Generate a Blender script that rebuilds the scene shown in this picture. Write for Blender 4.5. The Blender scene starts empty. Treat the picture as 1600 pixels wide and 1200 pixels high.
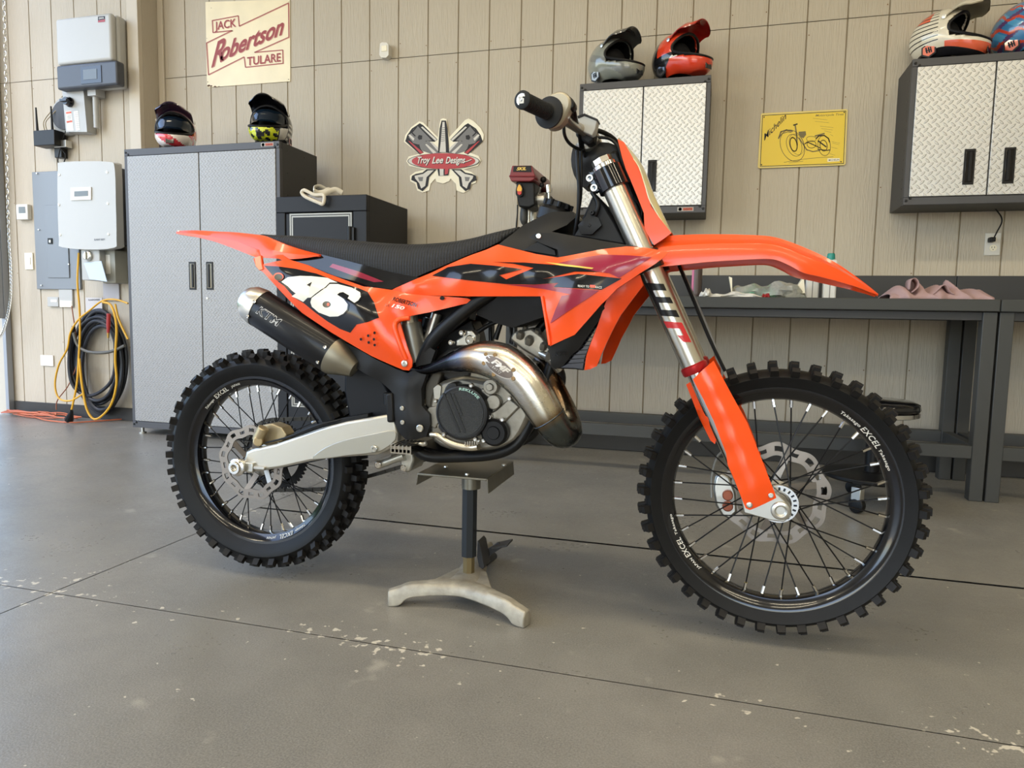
import bpy, bmesh, math, random
import numpy as np
from math import sin, cos, pi, radians, atan2, sqrt
from mathutils import Vector, Matrix
from mathutils.geometry import delaunay_2d_cdt
random.seed(7)
SC = bpy.context.scene
COL = SC.collection
# ------------------------------------------------------------------ camera
F_PX = 1111.0; YAW = radians(15.9); PITCH = radians(5.42); ROLL = radians(1.08); CAM_H = .805
FWD = Vector((-sin(YAW)*cos(PITCH), cos(YAW)*cos(PITCH), -sin(PITCH)))
_r = Vector((cos(YAW), sin(YAW), 0)); _u = _r.cross(FWD)
RT = _r*cos(ROLL)+_u*sin(ROLL); UP = -_r*sin(ROLL)+_u*cos(ROLL)
CAM = Vector((0, 0, CAM_H))
cd = bpy.data.cameras.new('camera'); cam = bpy.data.objects.new('camera', cd); COL.objects.link(cam)
m = Matrix((RT, UP, -FWD)).transposed().to_4x4(); m.translation = CAM; cam.matrix_world = m
cd.sensor_width = 36; cd.lens = 36*F_PX/1600; cd.clip_start = .02
SC.camera = cam
# ------------------------------------------------------------------ view, world, lamps
SC.view_settings.view_transform = 'Standard'; SC.view_settings.look = 'None'
SC.view_settings.gamma = 1; SC.view_settings.use_curve_mapping = False
SC.view_settings.exposure = -0.10
w = bpy.data.worlds.new('sky'); SC.world = w; w.use_nodes = True
nt = w.node_tree; sk = nt.nodes.new('ShaderNodeTexSky')
try:
    sk.sky_type = 'NISHITA'; sk.sun_disc = False; sk.sun_elevation = radians(50); sk.sun_rotation = radians(200)
except Exception: pass
nt.links.new(sk.outputs[0], nt.nodes['Background'].inputs[0]); nt.nodes['Background'].inputs[1].default_value = .85
sl = bpy.data.lights.new('sun', 'SUN'); sl.energy = 3; sl.angle = radians(.6); sl.color = (1, .96, .9)
so_ = bpy.data.objects.new('sun', sl); COL.objects.link(so_); so_.rotation_euler = Vector((-.45, -.5, -.95)).to_track_quat('-Z', 'Y').to_euler()
LAMPS = []
def lamp(x, y, z, sx, sy, power, col):
    l = bpy.data.lights.new('tube_lamp', 'AREA'); l.shape = 'RECTANGLE'; l.size = sx; l.size_y = sy
    l.energy = power; l.color = col
    o = bpy.data.objects.new('tube_lamp', l); COL.objects.link(o); o.location = (x, y, z); LAMPS.append((x, y, z, sx, sy))
WARM = (1.0, .87, .62)
for x in (-3.4, -.4, 2.6):
    lamp(x, -3.9, 4.35, 2.4, .14, 72, WARM)
    lamp(x, .6, 4.35, 2.4, .14, 58, WARM)
for x in (-.4, 2.6):
    lamp(x, -1.6, 4.35, 2.4, .14, 30, WARM)

def at(px, py, Y):
    d = FWD+RT*((px-800)/F_PX)-UP*((py-600)/F_PX)
    return CAM+d*(Y/d.y)
def atz(px, py, Z):
    d = FWD+RT*((px-800)/F_PX)-UP*((py-600)/F_PX)
    return CAM+d*((Z-CAM_H)/d.z)
# ------------------------------------------------------------------ materials
def lin(c):
    return tuple(((v/255)/12.92 if v/255 <= .04045 else ((v/255+.055)/1.055)**2.4) for v in c)
def N(nt, t, **k):
    n = nt.nodes.new(t)
    for a, b in k.items(): setattr(n, a, b)
    return n
def mat(name, c, rough=.5, metal=0, coat=0, bump=None, bscale=50, bdist=.002, var=0, vscale=5, spec=None, emit=None, stretch=None, sheen=0, trans=0):
    m = bpy.data.materials.new(name); m.use_nodes = True; nt = m.node_tree; b = nt.nodes['Principled BSDF']
    L = nt.links.new
    b.inputs['Base Color'].default_value = (*lin(c), 1); b.inputs['Roughness'].default_value = rough
    b.inputs['Metallic'].default_value = metal; b.inputs['Coat Weight'].default_value = coat; b.inputs['Coat Roughness'].default_value = .04
    if max(c) < 62 and spec is None and not metal: spec = .3
    if spec is not None: b.inputs['Specular IOR Level'].default_value = spec
    if trans: b.inputs['Transmission Weight'].default_value = trans
    if emit: b.inputs['Emission Color'].default_value = (*lin(emit), 1); b.inputs['Emission Strength'].default_value = 1
    tc = N(nt, 'ShaderNodeTexCoord'); mp = N(nt, 'ShaderNodeMapping'); L(tc.outputs['Object'], mp.inputs[0])
    if stretch: mp.inputs['Scale'].default_value = stretch
    if var:
        n = N(nt, 'ShaderNodeTexNoise'); n.inputs['Scale'].default_value = vscale; n.inputs['Detail'].default_value = 5
        L(mp.outputs[0], n.inputs['Vector'])
        mx = N(nt, 'ShaderNodeMix', data_type='RGBA'); a = lin(c)
        mx.inputs[6].default_value = (*[v*(1-var) for v in a], 1); mx.inputs[7].default_value = (*[min(1, v*(1+var)) for v in a], 1)
        mr = N(nt, 'ShaderNodeMapRange'); mr.inputs[1].default_value = .3; mr.inputs[2].default_value = .7
        L(n.outputs[0], mr.inputs[0]); L(mr.outputs[0], mx.inputs[0]); L(mx.outputs[2], b.inputs['Base Color'])
    if bump:
        n = N(nt, 'ShaderNodeTexNoise'); n.inputs['Scale'].default_value = bscale; n.inputs['Detail'].default_value = 4
        L(mp.outputs[0], n.inputs['Vector'])
        bp = N(nt, 'ShaderNodeBump'); bp.inputs['Strength'].default_value = bump; bp.inputs['Distance'].default_value = bdist
        L(n.outputs[0], bp.inputs['Height']); L(bp.outputs[0], b.inputs['Normal'])
    return m
def mth(nt, op, a, b=None, c=None):
    n = N(nt, 'ShaderNodeMath', operation=op)
    for i, v in enumerate((a, b, c)):
        if v is None: continue
        if isinstance(v, (int, float)): n.inputs[i].default_value = v
        else: nt.links.new(v, n.inputs[i])
    return n.outputs[0]
def diamond(name, c, s=.03, rough=.32, strength=.6, metal=.9, dist=.002):
    m = mat(name, c, rough, metal); nt = m.node_tree; L = nt.links.new; b = nt.nodes['Principled BSDF']
    tc = N(nt, 'ShaderNodeTexCoord'); sp = N(nt, 'ShaderNodeSeparateXYZ'); L(tc.outputs['Object'], sp.inputs[0])
    v = mth(nt, 'DIVIDE', sp.outputs[2], s*.62); fv = mth(nt, 'FLOOR', v); par = mth(nt, 'FLOORED_MODULO', fv, 2)
    u = mth(nt, 'ADD', mth(nt, 'DIVIDE', sp.outputs[0], s), mth(nt, 'MULTIPLY', par, .5)); fu = mth(nt, 'FLOOR', u)
    sg = mth(nt, 'SUBTRACT', mth(nt, 'MULTIPLY', par, 2), 1)
    pu = mth(nt, 'MULTIPLY', mth(nt, 'SUBTRACT', mth(nt, 'SUBTRACT', u, fu), .5), sg)
    pv = mth(nt, 'MULTIPLY', mth(nt, 'SUBTRACT', mth(nt, 'SUBTRACT', v, fv), .5), .62)
    a = mth(nt, 'MULTIPLY', mth(nt, 'ADD', pu, pv), .707); q = mth(nt, 'MULTIPLY', mth(nt, 'SUBTRACT', pu, pv), .707)
    e = mth(nt, 'ADD', mth(nt, 'POWER', mth(nt, 'ABSOLUTE', mth(nt, 'DIVIDE', a, .42)), 2), mth(nt, 'POWER', mth(nt, 'ABSOLUTE', mth(nt, 'DIVIDE', q, .13)), 2))
    h = N(nt, 'ShaderNodeMapRange', interpolation_type='SMOOTHSTEP'); L(e, h.inputs[0]); h.inputs[1].default_value = 1.3; h.inputs[2].default_value = .3
    bp = N(nt, 'ShaderNodeBump'); bp.inputs['Strength'].default_value = strength; bp.inputs['Distance'].default_value = dist
    L(h.outputs[0], bp.inputs['Height']); L(bp.outputs[0], b.inputs['Normal'])
    return m
# ------------------------------------------------------------------ mesh helpers
class MB:
    def __init__(s): s.v = []; s.f = []; s.m = []
    def add(s, vs, fs, mi=0):
        o = len(s.v); s.v += [tuple(v) for v in vs]
        for f in fs: s.f.append(tuple(i+o for i in f)); s.m.append(mi)
        return s
    def box(s, x0, x1, y0, y1, z0, z1, mi=0):
        vs = [(x, y, z) for x in (x0, x1) for y in (y0, y1) for z in (z0, z1)]
        return s.add(vs, [(0, 1, 3, 2), (4, 6, 7, 5), (0, 4, 5, 1), (2, 3, 7, 6), (0, 2, 6, 4), (1, 5, 7, 3)], mi)
    def obox(s, c, ax, ay, az, mi=0):
        c = Vector(c); ax = Vector(ax); ay = Vector(ay); az = Vector(az)
        vs = [c+ax*i+ay*j+az*k for i in (-1, 1) for j in (-1, 1) for k in (-1, 1)]
        fl = ax.cross(ay).dot(az) < 0
        fs = [(0, 1, 3, 2), (4, 6, 7, 5), (0, 4, 5, 1), (2, 3, 7, 6), (0, 2, 6, 4), (1, 5, 7, 3)]
        if fl: fs = [f[::-1] for f in fs]
        return s.add(vs, fs, mi)
    def tube(s, pts, r, n=12, caps=True, mi=0, flat=1.0, closed=False):
        pts = [Vector(p) for p in pts]; k = len(pts)
        rs = r if isinstance(r, (list, tuple)) else [r]*k
        tan = []
        for i in range(k):
            a = pts[(i-1) % k] if closed or i > 0 else pts[0]; b = pts[(i+1) % k] if closed or i < k-1 else pts[-1]
            d = (b-a); tan.append(d.normalized() if d.length > 1e-9 else Vector((0, 0, 1)))
        up = Vector((0, 0, 1)) if abs(tan[0].z) < .9 else Vector((1, 0, 0))
        nr = (up-tan[0]*up.dot(tan[0])).normalized(); vs = []
        for i in range(k):
            nr = (nr-tan[i]*nr.dot(tan[i])).normalized(); bn = tan[i].cross(nr)
            for j in range(n):
                a = 2*pi*j/n; vs.append(pts[i]+nr*cos(a)*rs[i]+bn*sin(a)*rs[i]*flat)
        fs = []
        for i in range(k if closed else k-1):
            o = i*n; p = ((i+1) % k)*n
            for j in range(n): fs.append((o+j, o+(j+1) % n, p+(j+1) % n, p+j))
        if caps and not closed: fs += [tuple(range(n-1, -1, -1)), tuple((k-1)*n+j for j in range(n))]
        return s.add(vs, fs, mi)
    def cyl(s, a, b, r, r2=None, n=20, mi=0):
        return s.tube([a, b], [r, r if r2 is None else r2], n, True, mi)
    def lathe(s, prof, o, ax, n=32, mi=0, cl=False, x0=None):
        # prof: (radius, height along ax)
        o = Vector(o); ax = Vector(ax).normalized(); t = Vector(x0) if x0 else (Vector((0, 0, 1)) if abs(ax.z) < .9 else Vector((1, 0, 0)))
        e1 = (t-ax*t.dot(ax)).normalized(); e2 = ax.cross(e1); k = len(prof); vs = []
        for r, h in prof:
            for j in range(n): a = 2*pi*j/n; vs.append(o+ax*h+(e1*cos(a)+e2*sin(a))*r)
        fs = []
        for i in range(k if cl else k-1):
            p = ((i+1) % k)
            for j in range(n): fs.append((i*n+j, i*n+(j+1) % n, p*n+(j+1) % n, p*n+j))
        if not cl:
            if prof[0][0] > 1e-6: fs.append(tuple(range(n-1, -1, -1)))
            if prof[-1][0] > 1e-6: fs.append(tuple((k-1)*n+j for j in range(n)))
        return s.add(vs, fs, mi)
    def prism(s, pts, d, mi=0):
        # pts: coplanar 3D outline, extruded by vector d
        pts = [Vector(p) for p in pts]; d = Vector(d); n = len(pts)
        vs = pts+[p+d for p in pts]
        return s.add(vs, [tuple(range(n)), tuple(range(2*n-1, n-1, -1))]+[(i, (i+1) % n, n+(i+1) % n, n+i)[::-1] for i in range(n)], mi)
    def loft(s, secs, mi=0, caps=True, closed=True):
        n = len(secs[0]); vs = [p for c in secs for p in c]; fs = []
        for i in range(len(secs)-1):
            for j in range(n if closed else n-1): fs.append((i*n+j, i*n+(j+1) % n, (i+1)*n+(j+1) % n, (i+1)*n+j))
        if caps and closed: fs += [tuple(range(n-1, -1, -1)), tuple((len(secs)-1)*n+j for j in range(n))]
        return s.add(vs, fs, mi)
    def ball(s, c, r, mi=0, n=12, sz=(1, 1, 1)):
        c = Vector(c); vs = [c+Vector((0, 0, r*sz[2]))]
        for i in range(1, n//2):
            t = pi*i/(n//2)
            for j in range(n): a = 2*pi*j/n; vs.append(c+Vector((r*sz[0]*sin(t)*cos(a), r*sz[1]*sin(t)*sin(a), r*sz[2]*cos(t))))
        vs.append(c-Vector((0, 0, r*sz[2]))); fs = [(0, 1+j, 1+(j+1) % n) for j in range(n)]; L = len(vs)-1
        for i in range(n//2-2):
            for j in range(n): fs.append((1+i*n+j, 1+(i+1)*n+j, 1+(i+1)*n+(j+1) % n, 1+i*n+(j+1) % n))
        fs += [(L, 1+(n//2-2)*n+(j+1) % n, 1+(n//2-2)*n+j) for j in range(n)]
        return s.add(vs, fs, mi)
    def build(s, name, mats, parent=None, ang=35, bevel=0, flat=False, seg=2, sub=0, norm=True):
        if not isinstance(mats, (list, tuple)): mats = [mats]
        me = bpy.data.meshes.new(name); me.from_pydata(s.v, [], s.f)
        for m_ in mats: me.materials.append(m_)
        me.polygons.foreach_set('material_index', s.m)
        if norm:
            bm = bmesh.new(); bm.from_mesh(me); bmesh.ops.recalc_face_normals(bm, faces=bm.faces); bm.to_mesh(me); bm.free()
        if not flat:
            me.polygons.foreach_set('use_smooth', [True]*len(me.polygons)); me.set_sharp_from_angle(angle=radians(ang))
        o = bpy.data.objects.new(name, me); COL.objects.link(o)
        if sub:
            sm = o.modifiers.new('s', 'SUBSURF'); sm.levels = sub; sm.render_levels = sub
        if bevel:
            b = o.modifiers.new('b', 'BEVEL'); b.width = bevel; b.segments = seg; b.limit_method = 'ANGLE'; b.angle_limit = radians(50)
            b.harden_normals = False
        put(o, parent)
        return o
WL = {}
def put(o, parent):
    if parent is None: return
    o.parent = parent
    o.matrix_parent_inverse = Matrix.Translation(-WL.get(parent.name, Vector((0, 0, 0))))
def empty(name, loc, parent=None):
    o = bpy.data.objects.new(name, None); COL.objects.link(o); loc = Vector(loc); o.empty_display_size = .05
    o.location = loc; put(o, parent); WL[o.name] = loc
    return o
def tag(o, label, cat, group=None):
    o['label'] = label; o['category'] = cat
    if group: o['group'] = group
    return o
def struct(o): o['kind'] = 'structure'; return o
def thing(name, loc, label, cat, group=None): return tag(empty(name, loc), label, cat, group)
def cr(pts, per=6, closed=False):
    # catmull-rom through points (tuples of any length)
    P = [np.array(p, float) for p in pts]; out = []; n = len(P)
    for i in range(n if closed else n-1):
        a, b, c, d = (P[(i-1) % n], P[i], P[(i+1) % n], P[(i+2) % n]) if closed else (P[max(i-1, 0)], P[i], P[i+1], P[min(i+2, n-1)])
        for k in range(per):
            t = k/per; out.append(.5*((2*b)+(-a+c)*t+(2*a-5*b+4*c-d)*t*t+(-a+3*b-3*c+d)*t**3))
    if not closed: out.append(P[-1])
    return out
def curve_tube(mb, ctrl, per=6, n=12, mi=0, flat=1.0, closed=False):
    # ctrl: (x, y, z, r)
    c = cr(ctrl, per, closed); return mb.tube([p[:3] for p in c], [float(p[3]) for p in c], n, True, mi, flat, closed)
_tc = {}
def text2d(s, shear=0, off=0, space=1):
    k = (s, shear, off, space)
    if k in _tc: return _tc[k]
    cu = bpy.data.curves.new('t', 'FONT'); cu.body = s; cu.shear = shear; cu.offset = off; cu.space_character = space; cu.resolution_u = 4
    o = bpy.data.objects.new('t', cu); COL.objects.link(o); bpy.context.view_layer.update()
    me = o.to_mesh(); vs = [(v.co.x, v.co.y) for v in me.vertices]; fs = [tuple(p.vertices) for p in me.polygons]
    o.to_mesh_clear(); bpy.data.objects.remove(o); bpy.data.curves.remove(cu)
    x0 = min(v[0] for v in vs); x1 = max(v[0] for v in vs); vs = [((v[0]-x0)/(x1-x0), v[1]/.7) for v in vs]
    _tc[k] = (vs, fs); return _tc[k]
def text_px(mb, s, p0, p1, up, mp, mi=0, shear=0, off=0, space=1):
    # writing from pixel p0 to p1 along the base line, cap height = pixel vector up, laid on the surface mp
    vs, fs = text2d(s, shear, off, space)
    mb.add([mp(p0[0]+(p1[0]-p0[0])*x+up[0]*y, p0[1]+(p1[1]-p0[1])*x+up[1]*y) for x, y in vs], fs, mi)
def fill2d(poly, step=None):
    n = len(poly); pts = [Vector(p) for p in poly]
    if step:
        q = []
        for i in range(n):
            a, b = Vector(poly[i]), Vector(poly[(i+1) % n]); k = max(1, int((b-a).length/step))
            q += [a.lerp(b, t/k) for t in range(k)]
        pts = q; n = len(q)
    allp = list(pts)
    if step:
        xs = [p.x for p in pts]; ys = [p.y for p in pts]
        def inside(x, y):
            c = False; j = n-1
            for i in range(n):
                if (pts[i].y > y) != (pts[j].y > y) and x < (pts[j].x-pts[i].x)*(y-pts[i].y)/(pts[j].y-pts[i].y)+pts[i].x: c = not c
                j = i
            return c
        P = np.array([(p.x, p.y) for p in pts]); y = min(ys)+step*.5; row = 0
        while y < max(ys):
            x = min(xs)+step*(.5+.5*(row % 2))
            while x < max(xs):
                if inside(x, y) and np.min((P[:, 0]-x)**2+(P[:, 1]-y)**2) > (step*.45)**2: allp.append(Vector((x, y)))
                x += step
            y += step*.87; row += 1
    r = delaunay_2d_cdt(allp, [], [list(range(n))], 1, 1e-7)
    return [(v.x, v.y) for v in r[0]], [tuple(f) for f in r[2]], n
def flat_px(mb, poly, Y, mi=0):
    v, f, n = fill2d(poly); mb.add([at(x, y, Y) for x, y in v], f, mi)
def slab_px(mb, poly, Y, th, mi=0, mi2=None):
    # a board with the given outline at distance Y, its thickness away from the camera
    P = [at(x, y, Y) for x, y in poly]; v, f, n = fill2d([(p.x, p.z) for p in P])
    mb.add([(x, Y, z) for x, z in v], f, mi); mb.add([(x, Y+th, z) for x, z in v], [q[::-1] for q in f], mi)
    k = len(P); vs = P+[p+Vector((0, th, 0)) for p in P]; mb.add(vs, [(i, (i+1) % k, k+(i+1) % k, k+i) for i in range(k)], mi if mi2 is None else mi2)
def PB(mb, l, t, r, b, Y, depth, mi=0):
    x0 = at(l, (t+b)/2, Y).x; x1 = at(r, (t+b)/2, Y).x; z1 = at((l+r)/2, t, Y).z; z0 = at((l+r)/2, b, Y).z
    mb.box(x0, x1, Y, Y+depth, z0, z1, mi); return x0, x1, z0, z1
def line_px(mb, pts, w, Y, mi=0, closed=False):
    # drawn line of width w pixels
    n = len(pts)
    for i in range(n if closed else n-1):
        a = Vector(pts[i]); b = Vector(pts[(i+1) % n]); d = (b-a)
        if d.length < 1e-6: continue
        d.normalize(); q = Vector((-d.y, d.x))*w/2; e = d*w*.3
        mb.add([at(*(a-e-q), Y), at(*(b+e-q), Y), at(*(b+e+q), Y), at(*(a-e+q), Y)], [(0, 1, 2, 3)], mi)
# ------------------------------------------------------------------ common materials
M = {}
M['black'] = mat('black_plastic', (14, 14, 16), .42, var=.15, vscale=30)
M['black_gloss'] = mat('black_gloss', (12, 13, 17), .12, coat=.6)
M['dark_steel'] = mat('dark_grey_steel', (66, 67, 66), .5, .2, bump=.15, bscale=400, bdist=.0005)
M['bench'] = mat('charcoal_bench_steel', (62, 63, 61), .55, .1)
M['cab_frame'] = mat('grey_cabinet_frame', (74, 74, 77), .5, .2, bump=.15, bscale=500, bdist=.0005)
M['cab_side'] = mat('charcoal_cabinet_side', (54, 54, 55), .5, .1)
M['white'] = mat('white_plastic', (216, 212, 202), .4)
M['cream'] = mat('cream_white', (238, 230, 205), .45)
M['silver'] = mat('silver_metal', (200, 198, 190), .3, .95)
M['chrome'] = mat('bright_metal', (225, 222, 215), .15, 1)
M['cast'] = mat('cast_alloy', (150, 145, 134), .40, .8, bump=.3, bscale=220, bdist=.001, var=.15, vscale=40)
M['red'] = mat('red_paint', (160, 38, 38), .4)
M['orange_tag'] = mat('orange_print', (206, 92, 60), .5)
# ------------------------------------------------------------------ room
WY = 4.34; WL_Y = 4.161; LX = -5.15; CX = -3.879; CEIL = 4.45; RX = 4.5; FY = -6.0
def wall_material():
    m = mat('painted_siding', (180, 170, 152), .62); nt = m.node_tree; L = nt.links.new; b = nt.nodes['Principled BSDF']
    tc = N(nt, 'ShaderNodeTexCoord'); mp = N(nt, 'ShaderNodeMapping'); L(tc.outputs['Object'], mp.inputs[0]); mp.inputs['Scale'].default_value = (28, 28, 2.2)
    n1 = N(nt, 'ShaderNodeTexNoise'); n1.inputs['Scale'].default_value = 1.6; n1.inputs['Detail'].default_value = 2; L(mp.outputs[0], n1.inputs['Vector'])
    wv = N(nt, 'ShaderNodeMath', operation='MULTIPLY'); L(n1.outputs[0], wv.inputs[0]); wv.inputs[1].default_value = 34
    sn = mth(nt, 'SINE', wv.outputs[0])
    n2 = N(nt, 'ShaderNodeTexNoise'); n2.inputs['Scale'].default_value = 5; n2.inputs['Detail'].default_value = 3; L(mp.outputs[0], n2.inputs['Vector'])
    h = mth(nt, 'ADD', mth(nt, 'MULTIPLY', sn, .35), n2.outputs[0])
    bp = N(nt, 'ShaderNodeBump'); bp.inputs['Strength'].default_value = .5; bp.inputs['Distance'].default_value = .0022
    L(h, bp.inputs['Height']); L(bp.outputs[0], b.inputs['Normal'])
    mx = N(nt, 'ShaderNodeMix', data_type='RGBA'); mx.inputs[6].default_value = (*lin((176, 166, 148)), 1); mx.inputs[7].default_value = (*lin((192, 182, 164)), 1)
    n3 = N(nt, 'ShaderNodeTexNoise'); n3.inputs['Scale'].default_value = 1.3; n3.inputs['Detail'].default_value = 4; L(tc.outputs['Object'], n3.inputs['Vector'])
    L(n3.outputs[0], mx.inputs[0]); L(mx.outputs[2], b.inputs['Base Color'])
    return m
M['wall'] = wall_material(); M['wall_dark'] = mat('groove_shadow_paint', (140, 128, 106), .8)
def siding(name, x0, x1, Y, g0):
    mb = MB(); gs = []; g = g0
    while g > x0+.03: g -= .2032
    while g < x1-.01:
        if g > x0+.01: gs.append(g)
        g += .2032
    xs = [x0]
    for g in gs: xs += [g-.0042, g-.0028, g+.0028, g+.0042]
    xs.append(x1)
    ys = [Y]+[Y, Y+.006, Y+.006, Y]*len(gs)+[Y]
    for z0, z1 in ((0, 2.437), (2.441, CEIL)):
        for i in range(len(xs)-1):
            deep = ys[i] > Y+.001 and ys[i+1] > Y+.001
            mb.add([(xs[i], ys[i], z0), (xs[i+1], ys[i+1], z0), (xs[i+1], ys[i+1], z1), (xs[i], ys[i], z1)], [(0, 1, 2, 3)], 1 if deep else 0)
    mb.box(x0, x1, Y+.010, Y+.10, 0, CEIL, 1)
    # rusty nail heads beside the grooves
    for g in gs:
        for z in (.55, 1.05, 1.55, 2.05, 2.38, 2.5):
            if random.random() < .6:
                mb.lathe([(.0035, 0), (.0035, -.0008), (0, -.0008)], (g+random.choice((-.012, .012)), Y, z+random.uniform(-.03, .03)), (0, 1, 0), 8, 2)
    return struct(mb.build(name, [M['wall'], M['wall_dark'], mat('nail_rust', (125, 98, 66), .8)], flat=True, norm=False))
siding('wall_back', CX, RX, WY, -2.643)
siding('wall_back_left', LX, CX-.09, WL_Y, -4.846)
M['trim'] = mat('painted_trim', (196, 186, 168), .55, bump=.1, bscale=60)
t = MB(); t.box(CX-.09, CX, WL_Y-.018, WL_Y+.02, 0, CEIL); struct(t.build('trim_1', M['trim'], bevel=.003))
t = MB(); t.box(CX-.02, CX, WL_Y+.02, WY+.02, 0, CEIL); struct(t.build('wall_return', M['wall'], flat=True))
t = MB(); t.box(CX, CX+.045, WY-.018, WY-.001, 0, CEIL); struct(t.build('trim_2', M['trim'], bevel=.003))
M['base'] = mat('dark_baseboard', (58, 57, 56), .5)
t = MB(); t.box(CX, RX, WY-.014, WY-.0005, 0, .09); struct(t.build('baseboard_back', M['base'], bevel=.003))
t = MB(); t.box(LX+.01, CX-.09, WL_Y-.014, WL_Y-.0005, 0, .092); struct(t.build('baseboard_left', M['base'], bevel=.003))
# floor
def floor_material():
    m = mat('polished_concrete', (128, 124, 116), .4); nt = m.node_tree; L = nt.links.new; b = nt.nodes['Principled BSDF']
    tc = N(nt, 'ShaderNodeTexCoord'); P = tc.outputs['Object']
    def noise(sc, det, ro=.55):
        n = N(nt, 'ShaderNodeTexNoise'); n.inputs['Scale'].default_value = sc; n.inputs['Detail'].default_value = det; n.inputs['Roughness'].default_value = ro
        L(P, n.inputs['Vector']); return n.outputs[0]
    def mr(x, a, c, lo=0, hi=1):
        r = N(nt, 'ShaderNodeMapRange'); L(x, r.inputs[0]); r.inputs[1].default_value = a; r.inputs[2].default_value = c; r.inputs[3].default_value = lo; r.inputs[4].default_value = hi; return r.outputs[0]
    def mix(f, A, B):
        x = N(nt, 'ShaderNodeMix', data_type='RGBA'); L(f, x.inputs[0])
        for i, q in ((6, A), (7, B)):
            if isinstance(q, tuple): x.inputs[i].default_value = (*lin(q), 1)
            else: L(q, x.inputs[i])
        return x.outputs[2]
    c = mix(mr(noise(1.3, 6, .6), .35, .65), (112, 110, 104), (136, 132, 124))
    c = mix(mr(noise(9, 5, .6), .3, .75, 0, .55), c, (100, 98, 94))
    c = mix(mr(noise(260, 2), .35, .75, 0, .5), c, (166, 162, 152))
    # pale worn specks, most of them beside the saw cuts
    sp = N(nt, 'ShaderNodeSeparateXYZ'); L(P, sp.inputs[0])
    dy = mth(nt, 'MINIMUM', mth(nt, 'ABSOLUTE', mth(nt, 'SUBTRACT', sp.outputs[1], 1.52)), mth(nt, 'ABSOLUTE', mth(nt, 'SUBTRACT', sp.outputs[0], -1.78)))
    near = mr(dy, .02, .13, .17, 0)
    s = mth(nt, 'ADD', noise(38, 2), mth(nt, 'MULTIPLY', near, mr(noise(2.1, 2), .42, .6)))
    c = mix(mr(s, .73, .77), c, (205, 198, 182))
    n3 = mr(noise(6, 3), .66, .74, 0, .35); c = mix(n3, c, (196, 190, 175))
    L(c, b.inputs['Base Color'])
    L(mth(nt, 'ADD', mr(noise(3, 5), .3, .7, .27, .42), mr(noise(60, 2), .3, .7, -.04, .06)), b.inputs['Roughness'])
    bp = N(nt, 'ShaderNodeBump'); bp.inputs['Strength'].default_value = .25; bp.inputs['Distance'].default_value = .0015
    L(mth(nt, 'ADD', noise(230, 2), mth(nt, 'MULTIPLY', noise(12, 3), 1.2)), bp.inputs['Height']); L(bp.outputs[0], b.inputs['Normal'])
    return m
M['floor'] = floor_material(); M['cut'] = mat('saw_cut_joint', (70, 66, 60), .8)
xs = [LX, -1.783, -1.779, RX+.0]; ys = [FY, 1.5185, 1.5215, 2.472, 2.488, WY+.05]
fl = MB()
for i in range(3):
    for j in range(5):
        cut = i == 1 or j == 1 or (j == 3 and i > 0)
        z = (-.006 if j == 3 else -.003) if cut else 0
        fl.add([(xs[i], ys[j], z), (xs[i+1], ys[j], z), (xs[i+1], ys[j+1], z), (xs[i], ys[j+1], z)], [(0, 1, 2, 3)], (2 if j == 3 else 1) if cut else 0)
fl.box(LX, RX, FY, WY+.05, -.15, -.012, 0)
struct(fl.build('floor', [M['floor'], M['cut'], mat('joint_sealant', (58, 50, 42), .7)], flat=True, norm=False))
t = MB(); t.box(LX-14, LX, -20, 16, -.16, -.012); t.box(LX, RX+8, -20, FY, -.16, -.012); struct(t.build('ground', mat('outside_concrete', (196, 192, 184), .8, var=.1, vscale=1)))
M['inner'] = mat('painted_interior', (180, 174, 160), .7)
t = MB(); t.box(LX-.1, RX+.1, FY-.1, WY+.15, CEIL, CEIL+.1); struct(t.build('ceiling', mat('ceiling_paint', (200, 196, 186), .8)))
t = MB(); t.box(RX, RX+.1, FY-.1, WY+.1, 0, CEIL); struct(t.build('wall_right', M['inner']))
t = MB(); t.box(LX-.1, -2.4, FY-.1, FY, 0, CEIL); t.box(2.0, RX+.1, FY-.1, FY, 0, CEIL); t.box(-2.4, 2.0, FY-.1, FY, 3.2, CEIL); struct(t.build('wall_front', M['inner']))
# left wall with a large roll-up door opening (Y -2.2 .. 4.09, 3.7 m high)
DY0, DY1, DZ = -4.8, 4.118, 3.95
t = MB(); t.box(LX-.1, LX, FY-.1, DY0, 0, CEIL); t.box(LX-.1, LX, DY0, DY1, DZ, CEIL); t.box(LX-.1, LX, DY1, WL_Y+.1, 0, CEIL)
struct(t.build('wall_left', M['inner']))
M['jamb'] = mat('galvanised_jamb', (150, 154, 160), .45, .5)
t = MB(); t.box(LX-.02, LX+.012, DY1-.012, WL_Y-.01, 0, DZ); t.box(LX-.03, LX+.0, DY1-.14, DY1-.012, 1.62, DZ); t.box(LX-.02, LX+.006, DY1-.07, DY1-.012, .72, 1.62); struct(t.build('door_frame', M['jamb'], bevel=.002))
# fixtures that carry the tube lamps
for i, (x, y, z, sx, sy) in enumerate(LAMPS):
    t = MB(); t.box(x-sx/2-.04, x+sx/2+.04, y-.13, y+.13, z+.02, z+.08)
    tag(t.build('tube_light_fixture', M['white']), 'white ceiling fixture with a long tube lamp', 'light', 'tube light fixtures')
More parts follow.
